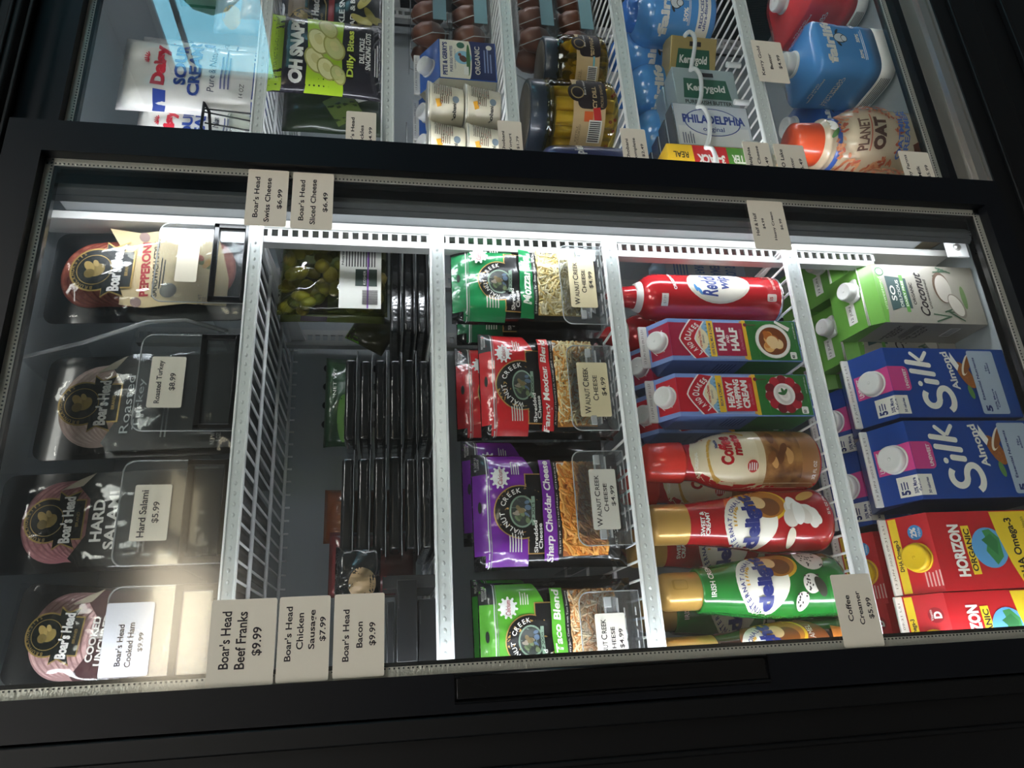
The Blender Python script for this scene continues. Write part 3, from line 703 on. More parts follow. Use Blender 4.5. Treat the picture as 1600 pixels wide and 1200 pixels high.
def coco(px_f, px_b, pyL, pyR, Y, d, label):
    a0 = at(px_f, pyL, Y); c = at(px_f, pyR, Y); w_ = c.x-a0.x; h = (a0.z+c.z)/2-zf; hb = h+.028
    t = root('coconut_milk_carton', ((a0.x+c.x)/2, Y, zf), label, 'carton', 'grey coconut milk cartons with green tops')
    b = B(); x = w_/2
    b.box(-x, x, 0, d, 0, h, CB, 0); b.bm.normal_update()
    ar = Art(-x, 0, w_, h); coco_art(ar, w_, h); ar.apply(b)
    ar = Art(0, 0, d, h); ar.text('NOURISHING\nPEOPLE &\nPLANET', .5, .78, .7, .10, INK, 0, .02); ar.text('force for\nGood', .5, .55, .7, .1, INK, 0, .01, .3); ar.tiny(.5, .65, .8, .08, 6, INK); ar.box(.2, .6, .2, .3, WHT)
    for q in range(12): ar.box(.22+q*.03, .235+q*.03, .21, .29, INK)
    ar.apply(b, 'left', bvh=None)
    b.build('carton', t)
    b = B(); V = lambda *p: b.bm.verts.new(p)
    q = [V(-x, 0, h), V(x, 0, h), V(x, d, h), V(-x, d, h), V(-x, d*.16, hb-.012), V(x, d*.16, hb-.012), V(x, d, hb), V(-x, d, hb)]
    for f in ((0, 1, 5, 4), (4, 5, 6, 7), (1, 2, 6, 5), (2, 3, 7, 6), (3, 0, 4, 7)): b.face([q[i] for i in f], CG)
    b.tube([(-x, d*.17, hb-.011), (x, d*.17, hb-.011)], .0009, WHT, 6)
    ar = Art(-x, 0, w_, d); ar.rect(.32, .55, .34, .22, WHT); ar.text('12 JUN', .32, .55, .26, .08, INK); ar.apply(b, 'top')
    b.tube([(x*-.98, d*.20, hb-.010), (x*.2, d*.18, hb-.010)], .0006, WHT, 6)
    b.build('folded_top', t)
    cap_mesh(.0135, .017, CAPW).build('cap', t, (x*.30, d*.42, hb-.008), (math.radians(12), 0, 0))
    B().box(x*.30-.017, x*.30+.017, d*.22, d*.66, hb-.0095, hb-.0065, CAPW, .003).build('cap_base', t)
    return t
c1 = coco(1372, 1320, 503, 413, .075, .07, 'front grey coconut milk carton with green top and white cap, nearest the glass')
dup(c1, c1.location+Vector((-.026, .068, .0)), 'second coconut milk carton of the row behind the front one')
dup(c1, c1.location+Vector((-.050, .137, .0)), 'third coconut milk carton of the row, its cap just under the shelf edge')
dup(c1, c1.location+Vector((.082, .06, .0)), 'grey carton with green top beside the mullion, nearer one')
dup(c1, c1.location+Vector((.080, .131, .0)), 'grey carton with green top beside the mullion, rear one')
t = root('nut_milk_carton', (c1.location.x+.055, .28, zf), 'white carton with large dark letters and orange fruit, behind the coconut cartons', 'carton')
b = B().box(-.045, .045, 0, .07, 0, .24, WHT, .003); ar = Art(-.045, 0, .09, .24); ar.text('BU', .5, .8, .6, .14, INK, 0, .03); ar.circ(.3, .93, .02, mat('#e39a3c', .5)); ar.circ(.7, .95, .018, mat('#e39a3c', .5)); ar.apply(b); b.build('carton', t)

# ================================================================ bottles
def bottle(name, prof_px, pyc, Y, z0, label, cat, group, segs, decor, cap=None, capn=0, n=56, squash=1, parts=None, rz=0):
    """prof_px: (image x, half width in image px) from the top down; segs: material for each part of the height"""
    ax = at(prof_px[len(prof_px)//2][0], pyc, Y).x
    def zr(px, hw):
        p = at(px, pyc, Y); q = at(px, pyc-hw, Y); return max(.0005, q.x-p.x), p.z
    pts = [zr(*p) for p in prof_px]
    zmin, zmax = pts[-1][1], pts[0][1]; k_ = (zmax-z0)/(zmax-zmin); pts = [(r, (z-zmin)*k_) for r, z in pts]; pts.reverse()
    t = root(name, (ax, Y, z0), label, cat, group, rz)
    return t, pts
def smooth(pts, k=5):
    """Catmull-Rom through (r, z) from the base up"""
    o = []
    for i in range(len(pts)-1):
        p0 = pts[max(i-1, 0)]; p1 = pts[i]; p2 = pts[i+1]; p3 = pts[min(i+2, len(pts)-1)]
        for j in range(k):
            t_ = j/k; o.append(tuple(.5*((2*p1[c])+(-p0[c]+p2[c])*t_+(2*p0[c]-5*p1[c]+4*p2[c]-p3[c])*t_*t_+(-p0[c]+3*p1[c]-3*p2[c]+p3[c])*t_**3) for c in (0, 1)))
    o.append(pts[-1]); return [(max(r, .0003), z) for r, z in o]
def make_bottle(name, px, pyc, Y, label, cat, group, body, art, ncap, capm, capstyle='flip', z0=None, rz=0):
    z0 = zb if z0 is None else z0
    t, pts = bottle(name, px, pyc, Y, z0, label, cat, group, None, None)
    t.rotation_euler = (0, 0, rz)
    bp = pts[:len(pts)-ncap+1]; cp = pts[len(pts)-ncap:]
    b = B(); sp = smooth(bp, 6); b.lathe([(max(.001, bp[0][0]-.004), 0)]+[(r, z+.001) for r, z in sp], body, 72)
    H = pts[-1][1]; R = max(r for r, z in pts)
    if art:
        ar = Art(-R, 0, 2*R, H); art(ar, R, H); ar.apply(b, step=.004)
    b.build('bottle', t)
    b = B(); q = [(r, z) for r, z in cp]; q = [(q[0][0], q[0][1]-.002)]+q
    b.lathe(q+[(q[-1][0]*.86, q[-1][1]+.002), (.001, q[-1][1]+.0025)], capm, 64)
    if capstyle == 'flip':
        ar = Art(-R, cp[0][1], 2*R, cp[-1][1]-cp[0][1])
        ar.rrect(.5, .62, .16, .42, mat('#b98f3e', .3, .3), .25); ar.rrect(.5, .60, .13, .34, capm, .25); ar.apply(b, step=.004)
    b.build('cap', t)
    return t, R, H
GOLD = mat('#cfa457', .28, .35, coat=.3); DRED = mat('#b1161f', .22, coat=.8); DBRN = mat('#3a211a', .22, coat=.8); DGRN = mat('#1f7a2e', .22, coat=.8)
IDN = mat('#26307e', .4)
def delight_art(kind):
    def f(a, R, H):
        # v positions measured from the base
        if kind == 'red':
            a.ell(.66, .46, .66, .30, mat('#dd5a22', .3)); 
        if kind == 'brown': a.ell(.6, .40, .9, .45, mat('#8a4b24', .3))
        a.ell(.70, .39, .52, .22, YE); a.ell(.45, .49, .86, .28, mat('#f6f1e4', .4)); a.ell(.71, .39, .46, .19, mat('#c07a2a', .4)); a.ell(.66, .38, .30, .11, mat('#7c4518', .4)); a.ell(.74, .43, .22, .07, mat('#efc890', .4), 30)
        a.rect(.80, .485, .22, .05, YE, 10)
        for q in range(7): a.rect(.46+.20*math.cos(q*.3+.1), .545+.03*math.sin(q*.3+.1), .05, .008, mat('#e7b345', .4), q*17-10)
        a.arc('INTERNATIONAL', .43, .475, R*.76, -78, 70, R*.13, IDN, .02)
        a.text('delight', .47, .48, .82, .10, IDN, 2, .06)
        if kind == 'red':
            a.text('SWEET &\nCREAMY', .45, .735, .36, .05, WHT, 0, .03)
            for q in range(9):
                r_ = random.Random(q+4); a.ell(.55+r_.uniform(-.16, .16), .21+r_.uniform(-.075, .075), r_.uniform(.25, .42), r_.uniform(.06, .1), mat(['#f4efe8', '#e6ded4', '#fbf8f3'][q % 3], .5), r_.uniform(0, 90))
            a.ell(.82, .16, .12, .13, mat('#d6a050', .5), 20); a.ell(.18, .28, .28, .05, mat('#e8dcc8', .5)); a.text('32 FL OZ (946 mL)', .7, .06, .4, .02, WHT)
        elif kind == 'green':
            a.text('IRISH CREME', .55, .76, .55, .028, WHT, 0, .02)
            for (u, v, d_) in ((.76, .20, .42), (.34, .24, .28), (.12, .30, .20)):
                a.ell(u, v, d_*1.0, d_*.36, mat('#e9e4dc', .5))
                for q in range(int(d_*60)):
                    r_ = random.Random(q+int(v*50)); a.ell(u+r_.uniform(-.42, .42)*d_, v+r_.uniform(-.15, .15)*d_, .035, .008, mat('#2c2320', .5), q*40)
            a.ell(.28, .20, .3, .05, mat('#2b2a20', .4), 30)
        else:
            a.text("HERSHEY'S", .4, .76, .5, .04, WHT, 0, .04); a.ell(.3, .16, .4, .08, mat('#c9772d', .4), 20); a.rect(.6, .13, .3, .06, mat('#c9772d', .4), -15); a.text('CARAMEL', .6, .27, .4, .03, WHT)
    return f
def dprof(x0, xc, xn, xw, xs, xm, xe, hc, hn, hw, hm):
    return [(x0, hc*.84), (x0+2, hc*.93), (x0+7, hc), (xc, hc), (xc+2, hn), (xw, hw), (xs, hw*1.16), (xm, hm), (xe-60, hm*.99), (xe-18, hm), (xe-6, hm*.94), (xe, hm*.82)]
YC = .064+.036
grp = 'creamer bottles on the fourth shelf'
dprof2 = dprof(1013, 1072, 1074, 1100, 1150, 1210, 1302, 31.5, 32, 34, 48)
idr, R_, H_ = make_bottle('creamer_bottle', dprof2, 817, YC, 'red sweet creamer bottle with whipped cream picture and gold cap', 'bottle', grp, DRED, delight_art('red'), 4, GOLD, '')
dg = dprof(1031, 1090, 1092, 1120, 1165, 1225, 1318, 30, 35, 38, 50)
idg, R_, H_ = make_bottle('creamer_bottle', dg, 920, YC, 'green Irish creme creamer bottle with gold cap', 'bottle', grp, DGRN, delight_art('green'), 4, GOLD, 'flip', rz=.3)
db = dprof(1034, 1115, 1117, 1140, 1180, 1240, 1325, 36, 37, 39, 52)
idb, R_, H_ = make_bottle('creamer_bottle', db, 1024, YC, 'dark brown creamer bottle with gold cap, cut off by the door frame', 'bottle', grp, DBRN, delight_art('brown'), 4, GOLD, '', rz=.25)
def cm_art(a, R, H):
    a.ell(.5, .46, 1.1, .62, mat('#e4d5b4', .3, coat=.6)); a.box(-.1, 1.1, .06, .40, mat('#dccaa6', .3, coat=.6))
    a.box(0, 1, .14, .36, mat('#a9763f', .35, noise=.8, nscale=60, col2='#5d3315')); a.box(.0, 1, .03, .14, mat('#9d6a3d', .35, coat=.6))
    for q in range(10):
        r_ = random.Random(q); a.ell(r_.uniform(.25, .85), r_.uniform(.20, .33), .22, .04, mat(['#6b3c1c', '#c8955a', '#8a5528'][q % 3], .4), r_.uniform(-40, 40))
    a.text('ORIGINAL', .42, .735, .26, .02, WHT, 0, .03); a.text('Coffee', .55, .575, .50, .07, DRED, 0, .05, .15); a.text('mate', .62, .515, .40, .05, DRED, 0, .05, .15); a.text('Nestle', .66, .622, .16, .018, NAVY, 0, .04)
    for q in range(9):
        a.rect(.46+.34*math.cos(2.9-q*.28), .60+.075*math.sin(2.9-q*.28), .09, .012, mat('#c79a3a', .4), -q*13+60)
    a.rect(.86, .50, .3, .014, mat('#c79a3a', .4), 60)
    a.circ(.26, .44, R*.36, mat('#c23a33', .4)); a.circ(.26, .44, R*.30, mat('#a8201f', .4)); a.tiny(.26, .44, .12, .05, 4, WHT); a.text('32 FL OZ', .2, .07, .24, .02, WHT)
cmx = [(1005, 24), (1009, 29), (1062, 31), (1066, 28), (1090, 29), (1110, 36), (1140, 43), (1180, 45.5), (1220, 45), (1262, 44), (1276, 42), (1282, 37)]
cmb, R_, H_ = make_bottle('creamer_bottle', cmx, 722, YC, 'red and beige coffee creamer bottle with red cap and poured coffee picture', 'bottle', grp, mat('#c4232a', .22, coat=.8), cm_art, 3, mat('#e03a30', .25, coat=.5), '', rz=.1)
dup(idr, idr.location+Vector((-.016, .085, 0)), 'second red creamer bottle, standing behind the front one')
dup(idg, idg.location+Vector((-.020, .09, 0)), 'second green creamer bottle, standing in shadow behind the front one')
dup(cmb, cmb.location+Vector((-.008, .10, 0)), 'second coffee creamer bottle, in shadow behind the front one')
# whipped cream can
wx = [(968, 5), (974, 9), (998, 17), (1000, 22), (1003, 25), (1011, 30), (1022, 32), (1060, 32), (1200, 32), (1207, 30)]
def wc_art(a, R, H):
    a.ell(.62, .42, .92, .40, mat('#dfd9c8', .4)); a.ell(.62, .42, .84, .36, mat('#efeadc', .4))
    a.ell(.62, .50, .50, .15, mat('#f7f4ea', .4)); a.text('Reddi', .60, .48, .60, .10, mat('#2b3f86', .4), 0, .03, .2); a.text('wip', .68, .38, .42, .085, mat('#2b3f86', .4), 0, .03, .2)
    a.ell(.42, .545, .2, .018, mat('#4a90d0', .4), 30); a.ell(.50, .57, .2, .018, mat('#4a90d0', .4), 20)
    a.text('ORIGINAL', .68, .71, .5, .02, WHT, 12, .04); a.rect(.22, .765, .24, .042, WHT); a.text('$7.99', .22, .765, .16, .018, mat('#9aa0a0', .6))
    a.text('DAIRY WHIPPED TOPPING', .72, .065, .46, .018, mat('#f0c8c0', .5), 0, .02); a.rrect(.30, .085, .16, .06, mat('#f0dcd4', .5)); a.text('15', .28, .09, .07, .022, DRED, 0, .04)
t, pts = bottle('whipped_cream_can', wx, 465, .107, zb, 'red whipped cream spray can lying nearest the mullion, price sticker on its shoulder', 'can', None, None, None)
t['label'] = 'red whipped cream spray can with red nozzle beside the half and half'
CR = mat('#c9202a', .2, .2, coat=.7)
b = B(); hi = [p for p in pts if p[1] <= pts[-4][1]+1e-6]; b.lathe([(hi[0][0], 0)]+[(r, z+.002) for r, z in hi], CR, 72); R = .031; H = pts[-1][1]
ar = Art(-R, 0, 2*R, H); wc_art(ar, R, H); ar.apply(b, step=.004); b.build('can', t)
b = B(); zc = pts[-4][1]; b.lathe([(pts[-4][0]+.0005, zc-.002), (pts[-4][0]*1.02, zc), (pts[-4][0]*.85, zc+.009), (pts[-4][0]*.7, zc+.011)], WHT, 48); b.build('collar', t)
b = B().lathe([(.0175, zc+.008), (.0165, zc+.012), (.0135, zc+.030), (.008, zc+.036), (.005, zc+.046), (.0035, zc+.050)], CR, 40); b.build('nozzle', t)
B().lathe([(hi[0][0]*.99, 0), (hi[0][0]*1.04, .001), (hi[0][0]*1.03, .004)], mat('#d9dadb', .2, .9), 64).build('rim', t)
dup(t, t.location+Vector((-.026, .075, 0)), 'second red whipped cream can, in shadow behind the first')
# boxed butter behind the can
def plain_box(name, p0, p1, Y, d, z0, label, cat, m, art=None, group=None, side=None, rz=0, bev=.001):
    a = at(*p0, Y); c = at(*p1, Y); w_ = c.x-a.x; h = a.z-c.z; zz = c.z if z0 is None else z0
    t = root(name, ((a.x+c.x)/2, Y, zz), label, cat, group, rz)
    b = B().box(-w_/2, w_/2, 0, d, 0, h, m, bev)
    if art: ar = Art(-w_/2, 0, w_, h); art(ar); ar.apply(b)
    if side: ar = Art(0, 0, d, h); side(ar); ar.apply(b, 'left')
    b.build('box', t); return t
def usb(a):
    a.box(.0, 1, .72, 1, mat('#e9eef2', .4)); a.text('SUPPORT', .3, .40, .4, .12, SLB, 0, .03); a.text('YOU', .78, .78, .3, .10, SLB, 0, .03); a.text('AMERICAN', .6, .62, .5, .08, SLB, 0, .03); a.text('FARMERS', .5, .24, .6, .08, SLB); a.tiny(.5, .1, .7, .1, 3, SLB)
t_ = plain_box('butter_box', (1166, 440), (1036, 386), .20, .07, None, 'pale blue box reading Support American Farmers, standing in the back corner behind the can', 'box', mat('#a9c3d8', .35), lambda a: (a.text('YOU SUPPORT', .5, .82, .8, .14, SLB, 0, .03), a.text('AMERICAN', .5, .62, .7, .13, SLB, 0, .03), a.text('FARMERS', .5, .42, .6, .12, SLB, 0, .03), a.tiny(.5, .18, .7, .2, 5, SLB)))
# ================================================================ shredded cheese bags
BKB = mat('#111214', .22, coat=.8, bump=.35, bscale=45)
SHR = {'white': ['#f0e2ae', '#dfc884', '#f7eecb'], 'mix': ['#f3dca0', '#e8a548', '#f8ecc2'], 'orange': ['#ef9f3a', '#f5b45c', '#dd8424'], 'taco': ['#efc794', '#de9c5a', '#f5dcb4']}
def splash(a, cu, cv, w, m):
    a.ell(cu, cv, w, w*.62, m)
    for q in range(11):
        g = q*.571; a.ell(cu+w*.55*math.cos(g), cv+w*.34*math.sin(g), w*.22, w*.10, m, math.degrees(g))
def cheese_bag(x0, x1, ztop, z0, Y, label, colr, lines, cheese, lean=0, rz=0, detail=True, dz=0):
    w_ = x1-x0; h = ztop-z0
    t = root('cheese_bag', ((x0+x1)/2, Y, z0), label, 'cheese bag', 'shredded cheese bags', rot=(lean, 0, rz))
    cm_ = mat(colr, .25, coat=.8, bump=.35, bscale=45); b = B(); b.pillow(w_, h, .032, BKB, 0, wob=.0022, seed=int(x0*1000)+3)
    b.bm.normal_update(); bv = BVHTree.FromBMesh(b.bm)
    a = Art(-w_/2, 0, w_, h)
    a.poly([(.12, .995), (.995, .995), (.995, .66), (.80, .60), (.12, .60)], cm_); a.box(.03, .14, .66, .93, cm_)
    dk = mat('#1a1b1d', .3, coat=.6)
    a.box(.80, .995, .90, .998, dk); a.text('RECLOSABLE\nPACKAGE', .90, .965, .13, .03, WHT)
    a.box(.0, 1, .905, .912, mat('#c9cccb', .2)); a.box(.0, 1, .893, .897, mat('#8e918f', .2))
    a.ell(.52, .955, .10, .022, mat('#0d1a12', .5))
    gold = mat('#c29a58', .35, .3)
    a.poly([(.80, .70), (.80, .52), (.10, .52), (.10, .62), (.28, .62), (.28, .68)], gold) if False else None
    a.box(.12, .80, .56, .665, gold); a.box(.13, .79, .555, .658, dk)
    a.circ(.47, .70, w_*.46, gold, 40); a.circ(.47, .70, w_*.44, dk, 40); a.box(.13, .79, .555, .655, dk)
    a.ell(.47, .695, .27, .16, mat('#86a08c', .4)); a.ell(.47, .695, .24, .14, mat('#3a3f3c', .5))
    for q in range(14):
        r_ = random.Random(q*3+1); a.ell(.47+r_.uniform(-.08, .08), .695+r_.uniform(-.045, .045), r_.uniform(.03, .07), r_.uniform(.015, .035), mat(['#6f7f5a', '#7b6a48', '#5a6e86', '#93897a', '#4e5c40'][q % 5], .5), r_.uniform(0, 90))
    a.arc('WALNUT CREEK', .47, .69, w_*.178, -88, 88, w_*.042, WHT, .015); a.rect(.47, .625, .24, .022, mat('#86a08c', .4)); a.text('FOODS', .47, .625, .14, .015, dk, 0, .02)
    a.text('Shredded\nCheese', .26, .60, .26, .055, WHT, 0, .02)
    splash(a, .76, .83, .15, mat('#e9ebe9', .4)); a.text('Calcium', .76, .83, .13, .03, mat('#9a2333', .5), 0, .01, .2)
    a.tiny(.22, .75, .17, .09, 5, mat('#d9d9cf', .5)); a.tiny(.84, .73, .12, .06, 4, mat('#d9d9cf', .5))
    if detail:
        a.poly([(.06, .565), (.92, .565), (.92, .485), (.06, .475)], cm_)
        a.text(lines[0], .48, .523, min(.86, .058*len(lines[0])), .058, WHT, 0, .03, .12)
        a.box(.1, .9, .45, .48, dk); a.text(lines[1], .5, .465, .78, .014, WHT)
        a.box(.09, .90, .15, .448, mat({'white': '#b39a58', 'mix': '#a8712e', 'orange': '#a3591a', 'taco': '#9a6a3e'}[cheese], .6))  # backing darkened: the shade between the shreds is put into its colour
        a.rrect(.84, .42, .10, .065, WHT, .2); a.text('2', .84, .42, .04, .036, INK, 0, .05)
        a.text('NET WT 8 OZ (226g)', .4, .09, .5, .02, WHT)
    a.apply(b, step=.006, bvh=bv, off=.0007, lay=.00009)
    b.bm.normal_update(); bv = BVHTree.FromBMesh(b.bm); b.build('bag', t)
    if detail:
        b = B(); rnd = random.Random(int(x0*999)); ms = [mat(c_, .45) for c_ in SHR[cheese]]
        th_ = .0013 if cheese != 'orange' else .0019
        for q in range(420):
            cu = rnd.uniform(-.38, .37)*w_; cv = rnd.uniform(.16, .44)*h; g = rnd.uniform(0, math.pi) if cheese != 'orange' else rnd.gauss(.6, .6)
            L_ = rnd.uniform(.010, .024); P = []; cvt = rnd.uniform(-.5, .5)
            lift = rnd.uniform(.0008, .0034)
            for k in range(5):
                s_ = (k/4-.5)*L_; x_ = cu+s_*math.cos(g+cvt*k*.25); z_ = cv+s_*math.sin(g+cvt*k*.25)
                x_ = max(-.40*w_, min(.39*w_, x_)); z_ = max(.155*h, min(.445*h, z_))
                hh_ = bv.ray_cast(Vector((x_, -.5, z_)), Vector((0, 1, 0)))
                if hh_[0] is None: break
                P.append(hh_[0]+Vector((0, -lift, 0)))
            if len(P) == 5: b.tube(P, th_*rnd.uniform(.8, 1.1), ms[q % 3], 5)
        tag(b.build('shredded_cheese', t), None, kind='stuff')
        f = B(); nx = 10; nz = 8; G = {}
        for i in range(nx+1):
            for k in range(nz+1):
                x_ = (-.40+.79*i/nx)*w_; z_ = (.145+.305*k/nz)*h; q_ = bv.ray_cast(Vector((x_, -.5, z_)), Vector((0, 1, 0)))[0]
                G[i, k] = f.bm.verts.new(q_+Vector((0, -.0062, 0)))
        for i in range(nx):
            for k in range(nz): f.face([G[i, k], G[i+1, k], G[i+1, k+1], G[i, k+1]], FILM, True)
        f.build('window_film', t)
    return t
zc3 = EZ+SZ[2]+.004
def bagpx(pxt, py0, py1, Y, **k):
    p0 = at(pxt, py0, Y); p1 = at(pxt, py1, Y); return p0.x, p1.x, (p0.z+p1.z)/2
YC3 = .105
def cb(pxt, pyl, pyr, Y, *a, **k):
    x0, x1, zt = bagpx(pxt, pyl, pyr, Y); return cheese_bag(x0, x1, zt, zc3, Y, *a, **k)
cb(703, 512, 385, YC3, 'green bag of shredded mozzarella in a clear tray', '#1f8a50', ('Mozzarella', 'Low-Moisture Part-Skim Mozzarella Cheese'), 'white', lean=.05)
cb(748, 690, 525, YC3, 'red bag of shredded Mexican blend cheese in a clear tray', '#cf2a30', ('Fancy Mexican Blend', 'A blend of Monterey Jack, Cheddar and Queso Cheese'), 'mix', lean=.03)
cb(737, 895, 712, YC3, 'purple bag of shredded sharp cheddar in a clear tray', '#7a2ba0', ('Sharp Cheddar Cheese', 'Sharp Cheddar Cheese'), 'orange', lean=.02)
cb(748, 1095, 912, YC3, 'light green bag of shredded taco blend, cut off by the door frame', '#5cae35', ('Fancy Taco Blend', 'A blend of Monterey Jack, Cheese with Taco Seasoning'), 'taco', lean=.02)
cb(712, 690, 545, .165, 'second red Mexican blend bag behind the front one', '#cf2a30', ('Fancy Mexican Blend', ' x'), 'mix', detail=False)
cb(722, 855, 690, .160, 'second purple cheddar bag behind the front one', '#7a2ba0', ('Sharp Cheddar Cheese', ' x'), 'orange', detail=False)
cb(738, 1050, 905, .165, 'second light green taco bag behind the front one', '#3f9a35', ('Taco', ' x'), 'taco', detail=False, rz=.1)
cb(712, 540, 410, .175, 'dark green mozzarella bag in shadow behind the front one', '#17603c', ('Mozzarella', ' x'), 'white', detail=False)  # darker copy of the front bag's green, with the shade in the colour

# ================================================================ clear trays with label fronts
def tray(tl, br, Y, z0, depth, label, group, base=None, black=False, rr=.012):
    a = at(*tl, Y); c = at(*br, Y); w_ = c.x-a.x; h = a.z-z0
    t = root('display_tray', ((a.x+c.x)/2, Y, z0), label, 'tray', group)
    L = [(-w_/2, .002), (w_/2, .002)]
    for sx, a0 in ((1, 0), (-1, 90)):
        for k in range(7):
            g = math.radians(a0+k*15); L.append((sx*(w_/2-rr)+rr*math.cos(g), h-rr+rr*math.sin(g)))
    B().plate(L, 0, .0018, PLASTIC).build('front_panel', t)
    B().tube([(x, .0009, z) for x, z in L], .0009, EDGE, 6, True).build('panel_edge', t)
    b = B()
    for sx in (-1, 1):
        b.box(sx*w_/2-.0008, sx*w_/2+.0008, .002, depth, .002, h*.45, PLASTIC)
    b.box(-w_/2, w_/2, .002, depth, .0015, .003, PLASTIC if not black else BLACKP); b.build('track', t)
    if black:
        b = B(); q = .42*h; f = .007
        b.box(-w_/2, w_/2, -.006, -.0003, .002, .002+f, BLACKP, .001); b.box(-w_/2, w_/2, -.004, -.0003, q-f, q, BLACKP, .001)
        b.box(-w_/2, -w_/2+f, -.004, -.0003, .002, q, BLACKP, .001); b.box(w_/2-f, w_/2, -.004, -.0003, .002, q, BLACKP, .001)
        b.build('label_frame', t)
    else:
        b = B()
        for sx in (-1, 1): b.box(sx*(w_/2-.012)-.006, sx*(w_/2-.012)+.006, -.0045, -.0003, h*.50, h*.62, EDGE, .001)
        for z in (.40, .60): b.box(-w_/2+.008, w_/2-.008, -.003, -.0003, h*z-.001, h*z+.001, EDGE)
        b.box(-w_/2+.006, w_/2-.006, -.0028, -.0003, h*.41, h*.59, clear('label_rail', '#e8ecef', .08, 2, haze=.22)); b.build('label_holder', t)
        b = B()
        for q in range(5): b.box(-w_/2+.015+q*(w_-.03)/5, -w_/2+.015+(q+.7)*(w_-.03)/5, -.001, -.0003, h*.10, h*.12, EDGE); b.box(-w_/2+.015+q*(w_-.03)/5, -w_/2+.015+(q+.7)*(w_-.03)/5, -.001, -.0003, h*.28, h*.30, EDGE)
        b.build('slot', t)
    return t
YT = .070; CREAM = mat('#e4d6ae', .55); PALE = mat('#dcd8cc', .55)
def serif(lab, tl, br, m, cut=0):
    c_ = card(tl, br, YT-.0032, [('W', .12, .75, .14, .20), ('ALNUT', .36, .735, .31, .16), ('C', .585, .75, .09, .20), ('REEK', .775, .735, .25, .16), ('C', .33, .46, .08, .18), ('HEESE', .57, .445, .37, .14), ('$4.99', .55, .17, .34, .17)], lab, 'cheese price cards on the trays', m, .012)
g_ = 'clear trays of the cheese row'
for (tl, br, lb, ctl, cbr, m_) in (((882, 505), (946, 386), 'clear tray in front of the green mozzarella bag', (893, 480), (926, 404), CREAM),
        ((896, 672), (975, 541), 'clear tray in front of the red Mexican blend bag', (908, 651), (947, 567), CREAM),
        ((906, 853), (985, 704), 'clear tray in front of the purple cheddar bag', (928, 828), (960, 733), PALE),
        ((915, 1060), (992, 922), 'clear tray in front of the light green taco bag', (937, 1050), (975, 957), PALE)):
    tray(tl, br, YT, zc3, .30, lb, g_)
    serif('Walnut Creek Cheese $4.99 card on the '+lb.split('the ', 1)[1].replace(' bag', ''). strip()+' tray', ctl, cbr, m_)
def hook(x, z, Y, label):
    b = B().tube([(x, Y, z), (x, Y+.2, z)], .0016, BLACKP, 6); return b

# ================================================================ sliced meat packs
MEATS = {'pep': ('#bb6a55', '#8f3f30'), 'tur': ('#ffe9de', '#dcc0b4'), 'sal': ('#d69a9a', '#a3686c'), 'ham': ('#eec6c2', '#bd9290')}
zc1 = EZ+SZ[0]+.004
def logo(a, cu, cv, s, w_, h):
    gold = mat('#b89c5a', .35, .4); dk = mat('#0c1614', .4)
    W = s/w_; H = s/h
    for g, m_ in ((1, gold), (.93, dk)):
        a.circ(cu, cv+.30*H, s*.95*g, m_, 36)
        a.poly([(cu-W*.62*g, cv-.30*H*g), (cu-W*.42*g, cv-.22*H*g), (cu-W*.42*g, cv-.42*H*g), (cu+W*.42*g, cv-.42*H*g), (cu+W*.42*g, cv-.22*H*g), (cu+W*.62*g, cv-.30*H*g), (cu+W*.50*g, cv-.02*H), (cu+W*.62*g, cv+.14*H*g), (cu-W*.62*g, cv+.14*H*g), (cu-W*.50*g, cv-.02*H)], m_)
    a.circ(cu, cv+.32*H, s*.66, gold, 36); a.circ(cu, cv+.32*H, s*.63, dk, 36)
    for q, (du, dv, ew, eh, ro) in enumerate(((0, .30, .30, .34, 0), (.08, .42, .26, .16, 40), (-.08, .40, .2, .2, -30), (.02, .20, .22, .16, 0), (.14, .30, .16, .1, 30))):
        a.ell(cu+du*W, cv+dv*H, ew*W, eh*H, mat(['#9a8448', '#b89c5a', '#7d6a38', '#a58e50', '#c2a868'][q], .4), ro, 14)
    a.arc('BRUNCKHORST\'S', cu, cv+.32*H, s*.40, -95, 65, s*.07, gold, .01)
    a.text("Boar's Head", cu, cv-.08*H, W*.96, H*.24, WHT, 0, .045); a.text('BRAND', cu, cv-.29*H, W*.3, H*.06, gold)
